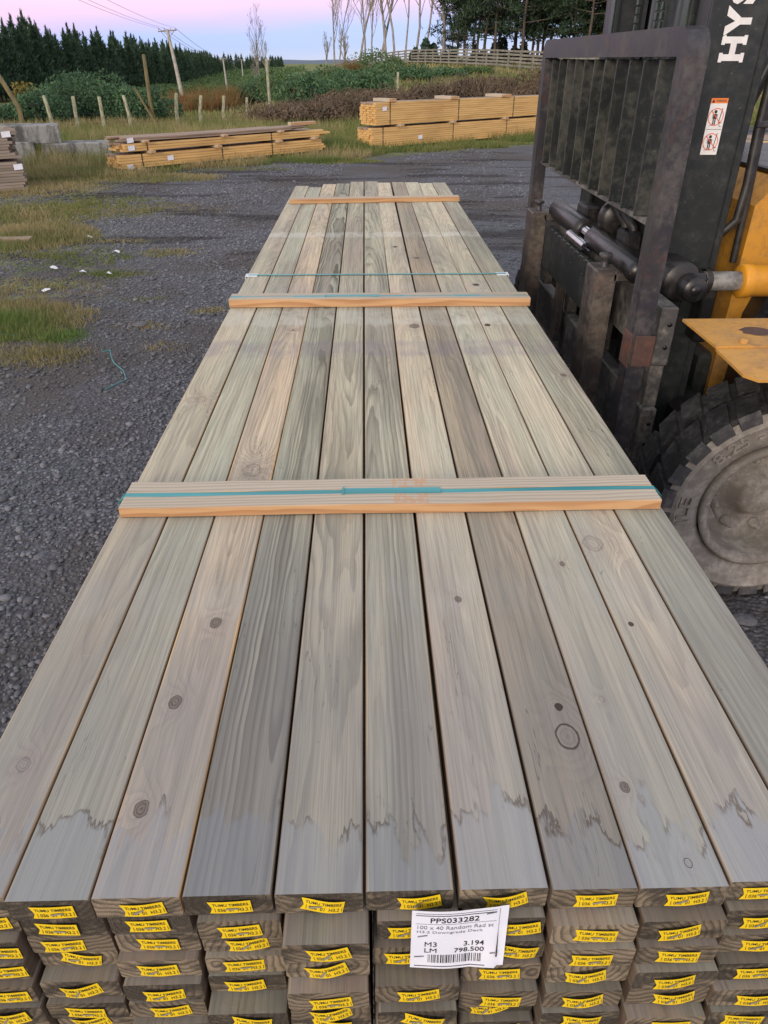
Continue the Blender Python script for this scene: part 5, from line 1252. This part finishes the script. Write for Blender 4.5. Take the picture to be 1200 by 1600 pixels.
for m_, lb in (('grass', 'short green tufts spread over the gravel on the left'), ('drygrass', 'dry straw tufts spread over the gravel on the left'), ('greengrass', 'lush bright green grass clumps at the left of the yard')):
    X_, Y_, H_ = (np.concatenate([q[i] for q in acc[m_]]) for i in range(3))
    grass({'grass': 'yard_grass', 'drygrass': 'dry_yard_grass', 'greengrass': 'lush_yard_grass'}[m_], X_, Y_, H_, .0018+.0004*np.hypot(X_, Y_), m_, lb, .55)
# loose stones
def gravel():
    bm_v = np.array([(0, 0, 1), (.894, 0, .447), (.276, .851, .447), (-.724, .526, .447), (-.724, -.526, .447), (.276, -.851, .447), (.724, .526, -.447), (-.276, .851, -.447), (-.894, 0, -.447), (-.276, -.851, -.447), (.724, -.526, -.447), (0, 0, -1)])
    bf_ = np.array([(0, 1, 2), (0, 2, 3), (0, 3, 4), (0, 4, 5), (0, 5, 1), (1, 6, 2), (2, 7, 3), (3, 8, 4), (4, 9, 5), (5, 10, 1), (6, 7, 2), (7, 8, 3), (8, 9, 4), (9, 10, 5), (10, 6, 1), (6, 11, 7), (7, 11, 8), (8, 11, 9), (9, 11, 10), (10, 11, 6)])
    n = 66000; Y = 1.0+np.where(rng.random(n) < .8, rng.random(n)**1.35*11, 9+rng.random(n)*8); X = np.where(rng.random(n) < .86, -.45-rng.random(n)**1.15*(1.2+.42*Y), .5+rng.random(n)*2.2)
    keep = (nz2(X, Y, 1.7, 4.) > -.75+.9*rng.random(n)-.35); X, Y = X[keep], Y[keep]; n = len(X)
    s = .0030+.0070*rng.random(n)**2.4+(rng.random(n) < .05)*.012*rng.random(n)+.0007*Y; s *= 1+(rng.random(n) < .003)*1.2
    sc = np.c_[s*(.8+.7*rng.random(n)), s*(.8+.7*rng.random(n)), s*(.35+.4*rng.random(n))]
    a = rng.random(n)*2*PI; V = bm_v[None]*(1+.22*rng.normal(size=(n, 12, 1)))*sc[:, None, :]
    ca, sa = np.cos(a)[:, None], np.sin(a)[:, None]; V = np.stack([V[..., 0]*ca-V[..., 1]*sa, V[..., 0]*sa+V[..., 1]*ca, V[..., 2]], -1)
    und = np.sin(X*1.9+.7*np.sin(Y*1.3))*np.sin(Y*1.4+1.1)*.012+np.sin(X*4.1+Y*2.)*np.sin(Y*3.7)*.005
    V += np.stack([X, Y, terr(X, Y)+und+sc[:, 2]*.35], -1)[:, None, :]
    F = (bf_[None]+np.arange(n)[:, None, None]*12).reshape(-1, 3)
    tag(obj('gravel', fast('gravel', V.reshape(-1, 3), F, 'stone')), 'loose grey gravel and small stones over the yard', 'gravel', kind='stuff')
gravel()
def rock(x, y, s, label, sd):
    r = random.Random(sd); mb = MB(); n = 10; m = 6; vs = []
    for i in range(m+1):
        ph = PI*i/m
        for k in range(n):
            a = 2*PI*k/n; q = 1+r.uniform(-.10, .10); vs.append((s*math.sin(ph)*math.cos(a)*q, s*.7*math.sin(ph)*math.sin(a)*q, s*.38*math.cos(ph)*q))
    mb.add(vs, [(i*n+k, i*n+(k+1) % n, (i+1)*n+(k+1) % n, (i+1)*n+k) for i in range(m) for k in range(n)], 0)
    o = mb.build('stone', 'stone'); o.location = (x, y, s*.18); o.rotation_euler = (0, 0, r.random()*3); tag(o, label, 'stone', 'larger stones on the gravel')
for k, (x, y, s, lb) in enumerate(((-1.43, 3.78, .028, 'pale flat stone on the gravel left of the pack, level with the second batten'), (-1.51, 3.72, .022, 'smaller flat stone beside the pale flat one'), (-1.25, 2.62, .032, 'flat grey stone on the dark gravel left of the pack'), (-1.13, 2.35, .024, 'pale stone near the left end of the nearest batten'), (-.98, 2.55, .030, 'elongated grey stone just left of the nearest batten'), (-1.35, 2.3, .026, 'rounded stone by the left edge of the picture'), (-1.72, 5.2, .055, 'light flat stone among the thin grass tufts on the gravel'), (-.84, 2.05, .02, 'small pointed stone beside the left side of the pack'), (1.26, 1.86, .045, 'large flat stone in front of the front tyre'))):
    rock(x, y, s, lb, k)
for k, (x, y, s) in enumerate(((-3.09, 8.28, .045), (-2.58, 7.56, .05), (-2.98, 6.92, .04), (-2.645, 6.75, .04), (-2.395, 6.69, .04), (-2.754, 6.125, .045))):
    mb = MB(); r = random.Random(k); vs = [(s*math.cos(a)*r.uniform(.6, 1.1), s*.7*math.sin(a)*r.uniform(.6, 1.1), r.uniform(.004, .03)) for a in [2*PI*i/7 for i in range(7)]]+[(0, 0, .035)]
    mb.add(vs, [(i, (i+1) % 7, 7) for i in range(7)]); o = mb.build('plastic_scrap', 'white_plastic'); o.location = (x, y, .0)
    tag(o, ('scrap of white wrap farthest away on the gravel', 'flat bluish scrap right of the farthest white scrap', 'white scrap near the dry tussock', 'small white scrap in the middle of the gravel', 'white scrap rightmost of the litter', 'nearest white scrap beside the lush grass')[k], 'litter', 'white scraps on the gravel')
mb = MB(); mb.tube([(-1.81, 4.60, .02), (-1.74, 4.55, .05), (-1.70, 4.45, .02), (-1.66, 4.36, .03), (-1.57, 4.25, .02), (-1.52, 4.12, .015), (-1.60, 3.98, .012)], .0032, 5); tag(mb.build('strap_scrap', 'strap'), 'curled teal strap offcut on the gravel left of the pack', 'strap offcut')
mb = MB(); mb.tube([(-3.2, 5.02, .06), (-2.7, 4.93, .05), (-2.45, 4.92, .02)], .005, 5); tag(mb.build('strap_scrap', 'strap'), 'straight teal strap offcut lying in the lush grass', 'strap offcut')
mb = MB(); mb.box((0, 0, .03), (1.1, .14, .04), .004); o = mb.build('loose_plank', 'pale_top'); o.location = (-4.15, 7.95, .02); o.rotation_euler = (0, 0, .12); tag(o, 'grey plank half hidden in the dry grass at the left edge', 'plank')
print('objects', len(bpy.data.objects))
